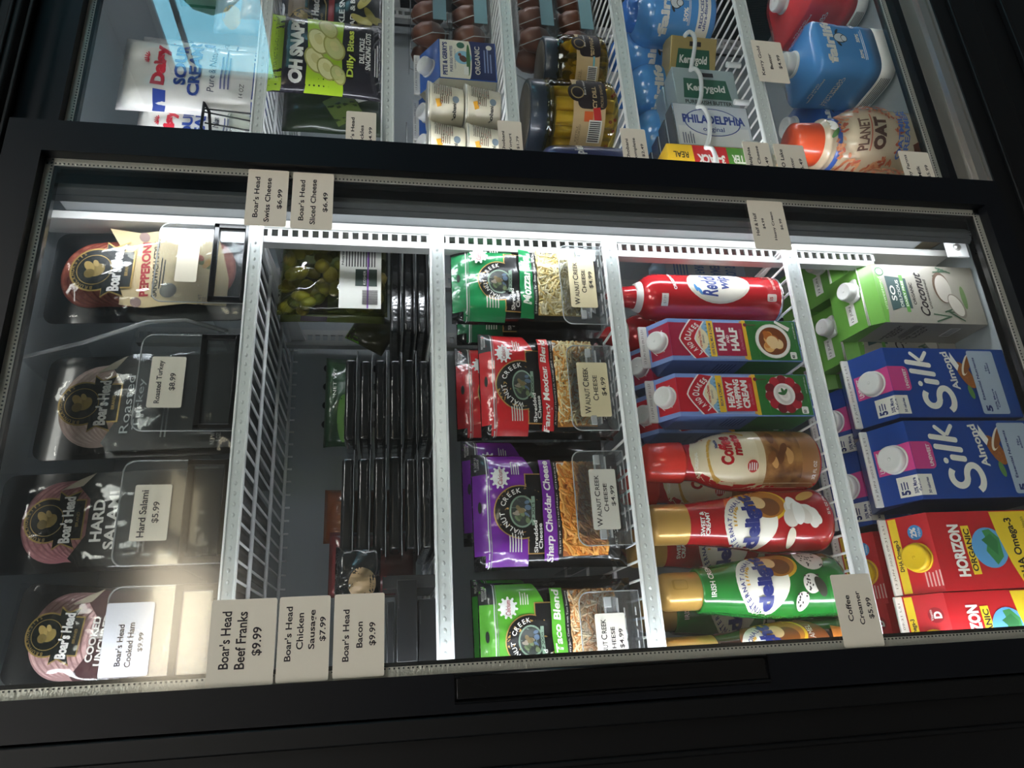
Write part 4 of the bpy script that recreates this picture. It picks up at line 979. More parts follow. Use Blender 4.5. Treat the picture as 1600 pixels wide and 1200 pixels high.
def meat_pack(tl, br, Y, kind, label, art, lean=-.10, rz=0, rt=0, fan=12, disc=.40, mtop=.90, mdx=0, scale=1):
    a0 = at(*tl, Y); c0 = at(*br, Y); w_ = c0.x-a0.x; h = a0.z-zc1
    t = root('sliced_meat_pack', ((a0.x+c0.x)/2, Y, zc1+.002), label, 'meat pack', 'sliced meat packs on the top shelf', rot=(lean, rt, rz))
    tr = mat('#14171a', .28, coat=.6); b = B()
    secs = [(w_/2-.004, 0, 0)]
    def rr_(x, z0_, z1_, r, y):
        L = []
        for cx, cz, a_ in ((x-r, z1_-r, 0), (-x+r, z1_-r, 90), (-x+r, z0_+r, 180), (x-r, z0_+r, 270)):
            for k in range(6): g = math.radians(a_+k*18); L.append((cx+r*math.cos(g), y, cz+r*math.sin(g)))
        return L
    b.rings([rr_(w_/2, 0, h, .014, 0), rr_(w_/2, 0, h, .014, .002), rr_(w_/2-.008, .008, h-.008, .012, .003), rr_(w_/2-.012, .012, h-.012, .012, .014)][::-1], tr)
    b.build('backing', t)
    mm, m2 = MEATS[kind]; mt = mat(mm, .5, noise=.9, nscale=120, col2=m2, bump=.3, bscale=200); R = w_*disc; b = B(); mr = mat(m2, .5)  # mr: dark casing rim, also painted in for weak shading between slices
    for k in range(fan):
        zc_ = h*mtop-R-k*(h*.55/fan) if kind == 'pep' else h*mtop-R-k*.0062; y_ = -.00054*k-.0006
        n = 44; F = []; Bk = []
        rr0 = random.Random(k)
        wob = [1+.02*math.sin(3*i*6.28/n+k) for i in range(n)]
        for dy, rs in ((.0014, .98), (.0008, 1.0), (-.0004, 1.0), (-.0010, .955)):
            F.append([(mdx*w_+R*rs*wob[i]*math.cos(6.2832*i/n), y_+dy-.02*((math.sin(6.2832*i/n)+1)/2*.0)-.0008*math.sin(6.2832*i/n), zc_+R*rs*.97*wob[i]*math.sin(6.2832*i/n)) for i in range(n)])
        b.rings(F[:3], mr); b.rings(F[2:], mr, caps=False); q = [b.bm.verts.new(p) for p in F[3]]; b.face(q[::-1], mt)
    b.build('meat_slices', t)
    pf = .0012*fan*.45+.004
    b = B(); b.plate([(-w_*.49, -.002), (w_*.49, -.002), (w_*.49, h*.02), (-w_*.49, h*.02)], -pf+.001, 0, tr); b.build('bottom_lip', t)
    b = B(); art(b, t, w_, h, pf); b.build('printed_label', t)
    # clear film dome
    f = B(); f.pillow(w_*.99, h*.985, .012, FILM, 0, nx=16, nz=20, wob=.0016, z0=h*.006, seed=fan)
    for v in f.bm.verts: v.co.y = -abs(v.co.y)-pf-.0012
    fs = [q for q in f.bm.faces if q.normal.y > 0.0]
    f.bm.normal_update(); bk = [q for q in f.bm.faces]
    half = len(bk)//2; bmesh.ops.delete(f.bm, geom=bk[half:], context='FACES')
    f.build('film', t)
    return t
def flatlabel(b, w_, h, pts, y, m):
    b.plate([(p[0]*w_-w_/2, p[1]*h) for p in pts], y, y+.0008, m)
def pep_art(b, t, w_, h, y):
    cr = mat('#dcc79a', .45, noise=.3, nscale=25, col2='#c8ac78')
    flatlabel(b, w_, h, [(.14, .62), (.10, .50), (.14, .30), (.10, .10), (.40, .10), (.70, .14), (.93, .18), (.97, .40), (.93, .56), (.99, .72), (.80, .66), (.5, .63)], -y, cr)
    a = Art(-w_/2, 0, w_, h)
    a.text('PEPPERONI', .52, .515, .60, .045, mat('#b3202c', .5), 3, .04); a.text('SANDWICH STYLE', .52, .465, .62, .028, INK, 3, .02); a.tiny(.5, .43, .4, .03, 2, INK)
    for u in (.16, .88): a.ell(u, .54, .12, .05, mat('#9a7f78', .5), 40)
    for q in range(13):
        r_ = random.Random(q+2); a.ell(.62+r_.uniform(-.14, .14), .27+r_.uniform(-.08, .08), .12, .035, mat(['#d9a44a', '#e8c070', '#5f7a3a', '#b5402f', '#7a4a2a'][q % 5], .5), q*30)
    a.circ(.28, .39, w_*.16, mat('#77786f', .5)); a.text('NET WT\n4 OZ', .16, .22, .14, .04, INK)
    logo(a, .52, .68, w_*.50, w_, h); b.bm.normal_update()
    base = B(); base.box(-w_/2, w_/2, -y-.0002, -y, 0, h, BLACK); base.bm.normal_update(); a.apply(b, bvh=BVHTree.FromBMesh(base.bm))
def dark_art(title, fancy, mcol='#12181a', lw=.5, tsz=.7, logo_v=.70, tv=.555, tg_=.06, th=.052, rot=0, ul=(.0, 1)):
    def f(b, t, w_, h, y):
        m_ = mat(mcol, .4, coat=.4)
        flatlabel(b, w_, h, [(.04, .02), (.96, .02), (.96, .60), (.88, .67), (.70, .60), (.34, .60), (.12, .66), (.04, .62)], -y, m_)
        flatlabel(b, w_, h, [(.80, .73), (.84, .64), (.97, .59), (.90, .66)], -y-.0004, mat('#b9ae98', .5))
        a = Art(-w_/2, 0, w_, h); logo(a, .5, logo_v, w_*lw, w_, h)
        for i, ln in enumerate(title): a.text(ln, .48, tv-tg_*i, tsz*(len(ln)/max(len(q) for q in title))**.8, th, WHT if not fancy else mat('#c9cfd0', .5), 0, .0 if fancy else .03, .0)
        a.tiny(.5, .36, .7, .04, 2, mat('#9fa4a4', .5)); a.text('NET WT\n8 OZ', .13, .10, .13, .05, mat('#b9bdbd', .5))
        base = B(); base.box(-w_/2, w_/2, -y-.0006, -y, 0, h, BLACK); base.bm.normal_update(); a.apply(b, bvh=BVHTree.FromBMesh(base.bm))
    return f
YM = .088
meat_pack((52, 492), (68, 348), YM, 'pep', 'sliced pepperoni pack with cream label in a black tray', pep_art, fan=16, disc=.36, mtop=.955, mdx=.02)
meat_pack((36, 712), (45, 545), YM, 'tur', 'roasted turkey slices pack with black label', dark_art(('Roasted', 'Turkey'), True, lw=.45, tsz=.56, th=.042), fan=9, disc=.40, mtop=.92, rz=.04)
meat_pack((-40, 896), (-30, 735), YM, 'sal', 'hard salami slices pack with black label and white lettering', dark_art(('HARD', 'SALAMI'), False, lw=.48, tsz=.58, th=.048), fan=11, disc=.41, mtop=.90)
meat_pack((-20, 1110), (-10, 942), YM, 'ham', 'cooked ham slices pack with dark red label, tilted behind its price card', dark_art(('COOKED', 'UNCURED'), False, mcol='#4a2229', lw=.46, logo_v=.74, tv=.59, tg_=.045, tsz=.50, th=.034), fan=11, disc=.43, mtop=.92, rt=.10)
g_ = 'label trays of the sliced meat shelf'
for tl, br, lb in (((235, 470), (243, 347), 'black framed clear tray front below the pepperoni'), ((203, 673), (220, 522), 'clear tray front below the roasted turkey'), ((172, 885), (200, 720), 'clear tray front below the hard salami'), ((150, 1078), (165, 918), 'clear tray front below the cooked ham')):
    tray(tl, br, YT-.006, zc1, .30, lb, g_, black=True)
cg = 'price cards on the sliced meat trays'
YK = YT-.0072
card((272, 440), (314, 373), YK, [('Pepperoni', .5, .7, .001, .001)], 'card on the tray below the pepperoni, whitened and left blank for glare', cg, mat('#efe6d2', .4))  # glare put into a whiter card colour, print shrunk away
card((228, 637), (292, 558), YK, [('Roasted Turkey', .50, .70, .84, .20), ('$8.99', .50, .32, .34, .19)], 'card reading Roasted Turkey $8.99', cg)
card((201, 846), (270, 757), YK, [('Hard Salami', .48, .72, .84, .20), ('$5.99', .50, .36, .38, .20)], 'card reading Hard Salami $5.99', cg)
card((152, 1060), (243, 940), YK, [("Boar's Head", .42, .64, .56, .13), ('Cooked Ham', .42, .43, .60, .13), ('$9.99', .45, .20, .26, .12)], "pale grey card reading Boar's Head Cooked Ham $9.99", cg, mat('#cfd0d6', .5))
# clear divider between pepperoni and turkey
b = B(); P = [at(30, 560, .10), at(130, 535, .08), at(230, 503, .07), at(290, 500, .09), at(350, 517, .12)]
q0 = P[0]; t = root('shelf_divider', (q0.x, .08, zc1), 'bent clear plastic divider between pepperoni and turkey', 'divider', 'clear dividers')
V = []
for p in P: V.append((Vector((p.x-q0.x, p.y-.08, p.z-zc1)), Vector((p.x-q0.x+.004, p.y-.08+.16, p.z-zc1+.01))))
for (a_, c_), (d_, e_) in zip(V, V[1:]):
    for q in (0, .0016): b.face([b.bm.verts.new(v+Vector((q, 0, 0))) for v in (a_, c_, e_, d_)], PLASTIC, True)
b.tube([v[0] for v in V], .0026, EDGE, 6); b.tube([v[0]+Vector((.006, .01, 0)) for v in V], .0018, EDGE, 6); b.tube([v[0]+Vector((.010, .02, 0)) for v in V], .0012, EDGE, 6); b.build('panel', t)

# ================================================================ second shelf: bags, bacon, boxes
zc2 = EZ+SZ[1]+.004
PKG = mat('#101215', .2, coat=1, bump=.5, bscale=35)
def flatpack(x0, x1, z, Y, d, label, th=.018, rz=0, red=False):
    w_ = x1-x0; t = root('bacon_pack', ((x0+x1)/2, Y, z), label, 'bacon pack', 'flat black packs stacked on the second shelf', rz)
    b = B(); b.box(-w_/2, w_/2, 0, d, .0, .0016, PKG, .0006)
    b.box(-w_/2+.008, w_/2-.008, .006, d-.006, .0018, th-.003, PKG, .004, 3); b.build('pack', t)
    f = B().tube([(-w_/2, .0, .0012), (-w_/4, -.0012, .0016), (0, 0, .001), (w_/4, -.001, .0016), (w_/2, 0, .0012)], .00035, mat('#8b8d90', .3), 5)  # grey line paints the highlight that runs along the film edge
    f.build('film_edge_glint', t)
    return t
def stackpk(py0, py1, n, Y, where, zt=None, th=.0185, d=.16):
    x0 = at(640, py0, Y).x; x1 = at(640, py1, Y).x
    for k in range(n):
        lv = ['lowest', 'second lowest', 'third', 'fourth', 'fifth', 'topmost', 'topmost'][k] if k < n-1 else 'topmost'
        flatpack(x0+random.uniform(-.002, .002), x1+random.uniform(-.002, .002), zc2+k*th, Y+random.uniform(0, .004), d, '%s flat black pack of the %s stack' % (lv, where), th)
stackpk(522, 372, 3, .14, 'stack nearest the mullion, right'.replace('stack nearest the mullion, ', ''))
stackpk(692, 548, 6, .10, 'middle')
stackpk(868, 700, 6, .085, 'left')
for k, (px0, px1, py0, py1, Y, nm_) in enumerate(((604, 616, 1050, 940, .075, 'narrow black box beside the bacon price card'), (618, 650, 1036, 905, .075, 'black bacon box with fine print along its edge'), (654, 682, 1050, 935, .08, 'black box standing right on the shelf edge'))):
    a_ = at(px0, py0, Y); c_ = at(px1, py1, Y)
    plain_box('bacon_box', (px0, py0), (px1, py1), Y, .14, None if k < 0 else [zc2+.047, zc2+.022, zc2][k], nm_, 'box', mat('#191a1c', .3, coat=.3), lambda a: a.text('BACON', .75, .9, .2, .04, mat('#6a6c6e', .5)), 'black boxes on the second shelf')
t = root('bacon_pouch', (at(640, 900, .09).x, .092, zc2+.062), 'crinkled black pouch with a tan window lying on the boxes', 'pouch'); b = B().pillow(.07, .05, .02, PKG, 0, wob=.003); ar = Art(-.035, 0, .07, .05); ar.ell(.4, .4, .5, .6, mat('#8a7250', .5)); ar.apply(b, step=.006); b.build('pouch', t)
# pickle pouch at the back right
def gherkins(b, w_, h, n, R, seed, ms, y0=0, y1=.02):
    r_ = random.Random(seed)
    for q in range(n):
        b.blob(Vector((r_.uniform(-w_/2+R, w_/2-R), r_.uniform(y0, y1), r_.uniform(R, h-R))), (R*r_.uniform(.8, 1.3), R*.6, R*r_.uniform(.7, 1.1)), ms[q % len(ms)], 8, Matrix.Rotation(r_.uniform(0, 3), 3, 'Y').to_euler())
OLV = [mat('#9a9040', .35, coat=.3), mat('#7d7a34', .35, coat=.3), mat('#ada050', .35, coat=.3), mat('#666a30', .35, coat=.3), mat('#8a7a38', .35, coat=.3)]
Yp = .15; a_ = at(432, 486, Yp); c_ = at(590, 366, Yp); w_ = c_.x-a_.x; h = a_.z-(zc2+.055)
t = root('pickle_pouch', ((a_.x+c_.x)/2, Yp, zc2+.056), 'clear pouch of pickle chips with a white nutrition label', 'pickle pouch')
b = B(); gherkins(b, w_, h, 90, .011, 4, OLV, .004, .02); tag(b.build('pickle_chips', t), None, kind='stuff')
b = B().pillow(w_, h, .04, clear('pickle_film', '#d9dcb0', .06, 1.5, bump=.8, bscale=25), .012, wob=.002); b.build('pouch', t)
b = B().box(-w_*.5, w_*.45, -.014, -.0132, h*.06, h*.44, mat('#cfd0c8', .5)); ar = Art(-w_*.5, h*.06, w_*.95, h*.38)
ar.text('Nutrition Facts', .75, .93, .4, .05, INK, 0, .03); ar.tiny(.75, .5, .44, .75, 11, INK); ar.box(.28, .50, .1, .62, mat('#23392f', .5)); ar.text('KOSHER', .39, .4, .18, .06, WHT); ar.box(.0, 1, .30, .34, mat('#7a3fa0', .5))
for q in range(14): ar.box(.05+q*.013, .057+q*.013, .08, .45, INK)
ar.apply(b); b.build('label', t)
t = root('olive_pouch', (at(430, 440, .2).x, .23, zc2+.06), 'green topped pouch standing behind the pickle chips', 'pouch'); b = B().pillow(.10, .15, .03, mat('#75803a', .3, coat=.5, bump=.4), 0, wob=.002); ar = Art(-.05, 0, .10, .15); ar.box(.0, 1, .55, .8, mat('#4a3240', .4)); ar.apply(b, step=.01); b.build('pouch', t)
# loose packs at the rear
def pouch(name, tl, br, Y, z0, label, cat, colr, art=None, th=.022, group=None, lean=0, rz=0, rt=0, m=None, wob=.002):
    a_ = at(*tl, Y); c_ = at(*br, Y); w_ = c_.x-a_.x; h = a_.z-(c_.z if z0 is None else z0)
    t = root(name, ((a_.x+c_.x)/2, Y, c_.z if z0 is None else z0), label, cat, group, rot=(lean, rt, rz))
    b = B().pillow(w_, h, th, m or mat(colr, .28, coat=.6, bump=.35, bscale=40), 0, wob=wob, seed=int(tl[0])); 
    if art: ar = Art(-w_/2, 0, w_, h); art(ar); ar.apply(b, step=.01)
    b.build('pouch', t); return t
pouch('salad_pouch', (505, 700), (560, 560), .22, None, 'dark green leafy pouch at the back of the second shelf', 'pouch', '#27452c', lambda a: (a.ell(.3, .4, .5, .4, mat('#5c8a3c', .5)), a.text('NET WT', .7, .7, .3, .1, WHT)))
pouch('carrot_pouch', (505, 850), (560, 765), .24, zc2+.03, 'orange pouch in shadow behind the left stack', 'pouch', '#8a4a26')
pouch('hot_dog_pouch', (512, 935), (590, 830), .15, zc2+.02, 'red pouch standing beside the left stack of black packs', 'pouch', '#5a1a1c', lambda a: a.text('FRANKS', .5, .8, .8, .12, WHT, 0, .03))
pouch('snack_pouch', (545, 560), (600, 505), .26, zc2+.05, 'small olive pouch with green corner at the rear', 'pouch', '#3f3f26', lambda a: a.poly([(0, .6), (.4, 1), (0, 1)], mat('#6fb02a', .5)), rt=.5)
plain_box('kraft_box', (515, 925), (600, 900), .10, .10, zc2, 'grey box with a red edge beside the red pouch', 'box', mat('#3a3a3c', .4), lambda a: a.box(0, 1, .9, 1, DRED))
# ================================================================ right half: sour cream, pickles
zr = [EZ+z+.004 for z in RZ]
DB = mat('#28408f', .4); DR = mat('#c8283c', .4); LIME = mat('#a9cc2a', .35, coat=.4)
PW = mat('#dcdad6', .3, coat=.5, bump=.3, bscale=30)
def daisy(a):
    a.box(0, 1, .0, .07, DB); a.box(.0, .22, .66, .745, DB); a.box(.88, 1, .60, .68, mat('#27406a', .4))
    a.text('Daisy', .56, .71, .56, .12, DR, 0, .06); 
    for q in range(7): a.rect(.66+.05*math.cos(q*.45+.3), .80+.02*math.sin(q*.45+.3), .05, .008, DR, q*26+17)
    a.text('SOUR', .60, .575, .58, .085, DB, 0, .04); a.text('CREAM', .53, .475, .70, .085, DB, 0, .04); a.text('Pure & Natural', .60, .355, .70, .05, mat('#2a2f4a', .5), 0, .0, .1); a.tiny(.6, .26, .6, .08, 3, mat('#5a5f8a', .5)); a.text('14 OZ', .3, .14, .2, .03, INK)
gp = 'sour cream pouches on the top right shelf'
pouch('sour_cream_pouch', (182, 176), (397, 82), .10, zr[0], 'white sour cream pouch with red and blue lettering, front middle one', 'sour cream pouch', '#dcdad6', daisy, .03, gp, m=PW, lean=.03)
pouch('sour_cream_pouch', (203, 266), (397, 176), .115, zr[0], 'white sour cream pouch running behind the front door frame', 'sour cream pouch', '#dcdad6', daisy, .03, gp, m=PW)
pouch('sour_cream_pouch', (207, 168), (397, 72), .15, zr[0], 'white sour cream pouch tucked behind the front middle one', 'sour cream pouch', '#dcdad6', daisy, .025, gp, m=PW)
t = root('wire_basket', (at(395, 200, .085).x, .085, zr[0]), 'small black wire rack standing in front of the sour cream', 'wire rack'); o0 = t.location
def lp(px, py, Y): p = at(px, py, Y); return p-o0
b = B(); q = [lp(330, 235, .085), lp(314, 200, .085), lp(319, 160, .085), lp(327, 175, .085), lp(330, 235, .085)]
b.tube(q, .0022, BLACKP, 8); b.build('loop', t)
b = B()
for y0, y1 in ((170, 178), (175, 190), (192, 205)): b.tube([lp(320, y0, .085), lp(396, y1, .085)], .0012, BLACKP, 6)
b.build('wires', t)
t = root('dip_cup', (at(368, 200, .10).x, .105, zr[0]), 'round clear cup with pale lid held by the black wire rack', 'cup')
B().lathe([(.018, 0), (.022, .035), (.0225, .037)], clear('cup_plastic', '#e8ece0', .05, 2, haze=.25), 40).build('cup', t); B().lathe([(.0225, .036), (.023, .037), (.023, .040), (.018, .0405), (.001, .0405)], PLASTIC, 40).build('lid', t)
pouch('snack_bag', (332, 52), (397, -40), .17, zr[0], 'blue and white crinkled bag at the back of the top right shelf', 'snack bag', '#9db8cc', lambda a: (a.ell(.2, .7, .3, .3, mat('#d9c29a', .5)), a.ell(.6, .4, .5, .3, mat('#4a7fb0', .4))))
pouch('snack_bag', (375, 30), (397, -60), .12, zr[0], 'small bag with red and gold print at the back of the top right shelf', 'snack bag', '#b98f74')
def snap(a):
    a.box(0, 1, .88, 1, LIME); a.text('THE PERFECT SNACK, IN A SNAP!', .55, .94, .80, .035, mat('#2c3a1a', .5)); a.text('OH SNAP!', .48, .765, .78, .12, WHT, 0, .06)
    a.poly([(0, .68), (.5, .665), (1, .69), (1, .36), (.5, .375), (0, .35)], LIME)
    for q, (u, v, d_) in enumerate(((.38, .60, .34), (.28, .50, .30), (.62, .58, .34), (.55, .44, .34), (.22, .40, .24), (.80, .50, .30))):
        a.ell(u, v, d_, d_*.52, mat('#a3a050', .4), 20); a.ell(u, v, d_*.88, d_*.44, mat('#e6e0a6' if q < 3 else '#c9c984', .4), 20); a.ell(u+.02, v, d_*.4, d_*.2, mat('#d8cf8c', .4), 20)
    a.text('Dilly Bites', .50, .29, .60, .075, mat('#c4d64a', .5), 0, .03); a.text('DILL PICKLE\nSNACKING CUTS', .55, .17, .48, .10, WHT, 0, .03); a.tiny(.5, .07, .5, .04, 2, WHT)
def bh(a):
    a.box(0, 1, .82, 1, mat('#8d7f70', .4)); logo(a, .30, .74, .05, .09, .15); a.rect(.4, .55, .5, .06, mat('#8e2a30', .5)); a.text('PICKLE SNACKS', .5, .44, .8, .06, WHT, 0, .03); a.text('BREAD & BUTTER', .5, .33, .8, .05, WHT, 0, .02)
    for q in range(9): r_ = random.Random(q); a.ell(.5+r_.uniform(-.3, .3), .18+r_.uniform(-.06, .06), .24, .09, mat(['#a39a4a', '#857c36', '#c0b468'][q % 3], .4), q*30)
gp = 'pickle snack bags'
pouch('pickle_bag', (417, 147), (600, 42), .095, zr[1], 'black and lime green dill pickle snack bag with cucumber slices', 'pickle bag', '#24222a', snap, .022, gp, m=mat('#25222b', .25, coat=.6, bump=.15), lean=.03, wob=.001)
pouch('pickle_bag', (446, 72), (600, -28), .13, zr[1], 'dark bread and butter pickle snack bag behind the lime green one', 'pickle bag', '#1d2026', bh, .022, gp)
pouch('pickle_bag', (440, 205), (600, 148), .17, zr[1], 'dark pickle bag lying low behind the Pickles price card', 'pickle bag', '#23301f', lambda a: (a.rect(.5, .4, .6, .3, mat('#5a6a34', .4), 30), a.rect(.8, .2, .2, .2, WHT, 30)), .022, gp)
pouch('pickle_bag', (425, 20), (600, -60), .18, zr[1], 'grey bag at the far right of the pickle shelf', 'pickle bag', '#6a7078', None, .022, gp)
def jar(px, pyc, Y, z0, label, lidm, brine, art, fill, n_f, rz=0, nlid=3, group='pickle jars', seed=1):
    t, pts = bottle('pickle_jar', px, pyc, Y, z0, label, 'jar', group, None, None); t.rotation_euler = (0, 0, rz)
    bp = pts[:len(pts)-nlid+1]; cp = pts[len(pts)-nlid:]; R = max(r for r, z in pts); H = bp[-1][1]
    b = B(); b.lathe([(max(.001, bp[0][0]-.005), .0)]+[(r, z+.001) for r, z in smooth(bp, 5)], brine, 56); b.build('glass', t)
    b = B(); fill(b, R-.006, H, seed); tag(b.build('pickles', t), None, kind='stuff')
    b = B(); LR = cp[-1][0]; z1 = cp[0][1]-.004; z2 = cp[-1][1]; n = 60
    b.rings([[((LR+(.0007 if i % 2 and 0 < k < 3 else 0)-(.002 if k == 3 else 0))*math.cos(6.28318*i/n), (LR+(.0007 if i % 2 and 0 < k < 3 else 0)-(.002 if k == 3 else 0))*math.sin(6.28318*i/n), z) for i in range(n)] for k, z in enumerate((z1, z1+.001, z2-.002, z2))], lidm)
    b.lathe([(LR-.006, z2), (LR-.007, z2+.0008), (.001, z2+.0008)], mat('#5c564c', .4), 40); b.build('lid', t)
    b = B(); lz0, lz1 = H*.15, H*.78; q = B(); q.lathe([(R+.0005, -.01), (R+.0005, H+.01)], BLACKP, 80); q.bm.normal_update(); bv = BVHTree.FromBMesh(q.bm)
    ar = Art(-R, 0, 2*R, H); art(ar, R, H); ar.apply(b, step=.005, bvh=bv); b.build('label', t); return t
def spears(b, R, H, seed):
    r_ = random.Random(seed)
    for ring, nn in ((.72, 11), (.25, 4)):
        for k in range(nn):
            a_ = 6.283*k/nn+r_.uniform(-.1, .1); x, y = R*ring*math.cos(a_), R*ring*math.sin(a_)
            m_ = [mat('#b9a04a', .3, coat=.4), mat('#a38f3c', .3, coat=.4), mat('#cdb768', .3, coat=.4)][k % 3]
            b.tube([(x, y, .008), (x*1.05, y*1.05, H*.4), (x*.97, y*.97, H*.86)], R*.22, m_, 8)
    for k in range(20): a_ = r_.uniform(0, 6.28); b.blob(Vector((R*.93*math.cos(a_), R*.93*math.sin(a_), r_.uniform(.004, .014))), (.003,)*3, mat('#8f2f22', .4), 4)
def chips(b, R, H, seed):
    r_ = random.Random(seed)
    for k in range(130):
        a_ = r_.uniform(0, 6.28); rr = R*math.sqrt(r_.uniform(.25, .72))
        b.blob(Vector((rr*math.cos(a_), rr*math.sin(a_), r_.uniform(.008, H-.02))), (.011, .0035, .010), [mat('#b49a2c', .3, coat=.4), mat('#93852a', .3, coat=.4), mat('#c9b450', .3, coat=.4), mat('#6d6a24', .3)][k % 4], 8, Matrix.Rotation(r_.uniform(0, 3), 3, 'Z').to_euler())
KR = mat('#cbb083', .5); LT = mat('#6fb8c8', .5)
def jl(red):
    def f(a, R, H):
        a.box(.10, .93, .22, .66, KR); a.rrect(.72, .40, .42, .40, INK, .2); a.circ(.72, .60, R*.5, INK); a.circ(.72, .60, R*.34, mat('#a08a5a', .5)); a.circ(.72, .60, R*.28, INK)
        if red:
            a.text('SPICY DILL', .62, .37, .40, .06, KR, 0, .04); a.text('PICKLE SPEARS', .70, .27, .32, .035, KR); a.rect(.42, .45, .12, .12, mat('#e0662a', .5)); a.rect(.44, .33, .18, .10, mat('#c8282a', .5), 10); a.text("Boar's Head", .80, .50, .22, .03, WHT)
        else:
            a.text('BREAD &\nBUTTER', .70, .36, .34, .07, KR, 0, .03); a.rect(.40, .33, .24, .035, LT); a.text("Boar's Head", .78, .50, .22, .03, WHT)
        a.box(.14, .38, .26, .44, WHT)
        for q in range(10): a.box(.15+q*.022, .162+q*.022, .28, .43, INK)
        a.text('KETTLE\nCOOKED', .22, .58, .2, .06, mat('#6b553a', .5))
    return f
LIDM = mat('#27323f', .35, coat=.3)
jar([(819, 44), (822, 45), (848, 45), (850, 44), (858, 47), (875, 46), (955, 46), (968, 43), (973, 38)], 186, .128, zr[3], 'larger jar of spicy dill pickle spears with ribbed dark lid', LIDM, clear('brine_gold', '#e8dc96', .03, 1.3), jl(True), spears, 0, nlid=3, rz=-.45)
jar([(843, 34), (846, 35), (866, 35), (868, 34), (880, 38), (895, 38), (950, 38), (960, 35), (964, 30)], 109, .135, zr[3], 'smaller jar of bread and butter pickle chips with dark lid', LIDM, clear('brine_yellow', '#dccb58', .03, 1.3), jl(False), chips, 0, nlid=3, rz=-.4, seed=5)
t, R_, H_ = make_bottle('shake_bottle', [(822, 18), (826, 20), (842, 20), (844, 20), (856, 30), (880, 33), (965, 33), (975, 28)], 268, .10, 'navy blue shake bottle with red cap, mostly hidden by the door frame', 'bottle', 'pickle shelf bottles', mat('#27305f', .3, coat=.5), lambda a, R, H: a.text('Complete', .55, .5, .7, .12, WHT, 0, .03), 3, mat('#c8303a', .3, coat=.4), '', z0=zr[3])
# egg cartons
def eggs(x, y, z, label, cols=3, rz=0):
    t = root('egg_carton', (x, y, z), label, 'egg carton', 'clear cartons of brown eggs', rz)
    em = mat('#6e4230', .4, noise=.4, nscale=30, col2='#80523c')
    for i in range(cols):
        for j in range(2):
            b = B().lathe([(.0006, 0), (.010, .002), (.018, .011), (.0215, .024), (.019, .040), (.011, .052), (.0006, .056)], em, 20); b.build('egg', t, (-.023*(cols-1)+.046*i, .026+.046*j, .006))
    b = B(); W = .046*cols/2
    b.box(-W, W, 0, .098, 0, .003, PLASTIC); b.box(-W, W, -.001, .0, 0, .03, PLASTIC)
    for i in range(cols+1): b.tube([(-W+.046*i, -.001, .002), (-W+.046*i, -.001, .03), (-W+.046*i, .02, .064), (-W+.046*i, .08, .064), (-W+.046*i, .098, .03)], .0009, EDGE, 5)
    b.box(-W, W, .004, .095, .064, .0655, PLASTIC, .0004); b.build('clamshell', t)
    b = B().box(-W*.6, W*.6, -.0032, -.0022, .006, .028, mat('#6f98a0', .4)); b.build('label', t)
    return t
ex = at(870, 30, .15).x
for k, (z, lv) in enumerate(((0, 'lower'), (.069, 'upper'))):
    eggs(ex+.01*0, .13, zr[3]+z, lv+' clear carton of brown eggs beside the pickle jars')
for k, (z, lv) in enumerate(((0, 'lower'), (.069, 'upper'))):
    eggs(at(710, 10, .15).x, .145, zr[2]+z, lv+' clear carton of brown eggs beside the egg white carton')
# egg white cartons
EW = mat('#ece6d4', .4, coat=.2); EN = mat('#1e2b5e', .35, coat=.3); EB = mat('#2c62b8', .35, coat=.4)
def ew_art(a, w, h, hs):
    s = 1+hs/h
    a.box(0, 1, 0, 1, EN); a.box(0, 1, .48, 1, EW); a.ell(.5, .49, 1.0, .12, EW)
    a.text("PETE & GERRY'S", .5, .90, .84, .085, NAVY, 0, .05); a.text('PURE EGG WHITES', .5, .79, .66, .05, NAVY, 0, .02); a.text('LIQUID EGG PRODUCT', .5, .72, .5, .028, NAVY)
    a.circ(.55, .58, w*.34, mat('#8fc4dc', .5)); a.ell(.52, .58, .18, .12, mat('#5a3328', .5), 30); a.ell(.62, .64, .08, .06, mat('#7a4230', .5)); a.ell(.5, .49, .8, .07, mat('#3f6f3a', .5)); a.circ(.86, .62, w*.16, mat('#2f6a55', .5)); a.rect(.22, .53, .2, .08, WHT)
    a.text('ORGANIC', .5, .33, .72, .09, EW, 0, .02); a.tiny(.5, .15, .6, .16, 3, mat('#8fa0c8', .5)); a.circ(.85, .12, w*.12, EW)
e1 = gable('egg_white_carton', 686, 121, 60, 651, zr[2], .12, 'navy and cream organic egg whites carton with white cap', 'carton', EB, EB, ew_art, EB, EB, cap=(.0125, .42, .45, .014), finh=.009) if False else gable('egg_white_carton', 686, 121, 60, 655, zr[2], .12, 'navy and cream organic egg whites carton with white cap, front right one', 'carton', 'egg white cartons', EB, ew_art, EW, EB, cap=(.0135, .45, .5, .016), finh=.009)
dup(e1, e1.location+Vector((-.052, .045, 0)), 'second egg whites carton, behind the yogurt cups')
dup(e1, e1.location+Vector((-.110, .05, 0)), 'third egg whites carton, nearest the front door frame')
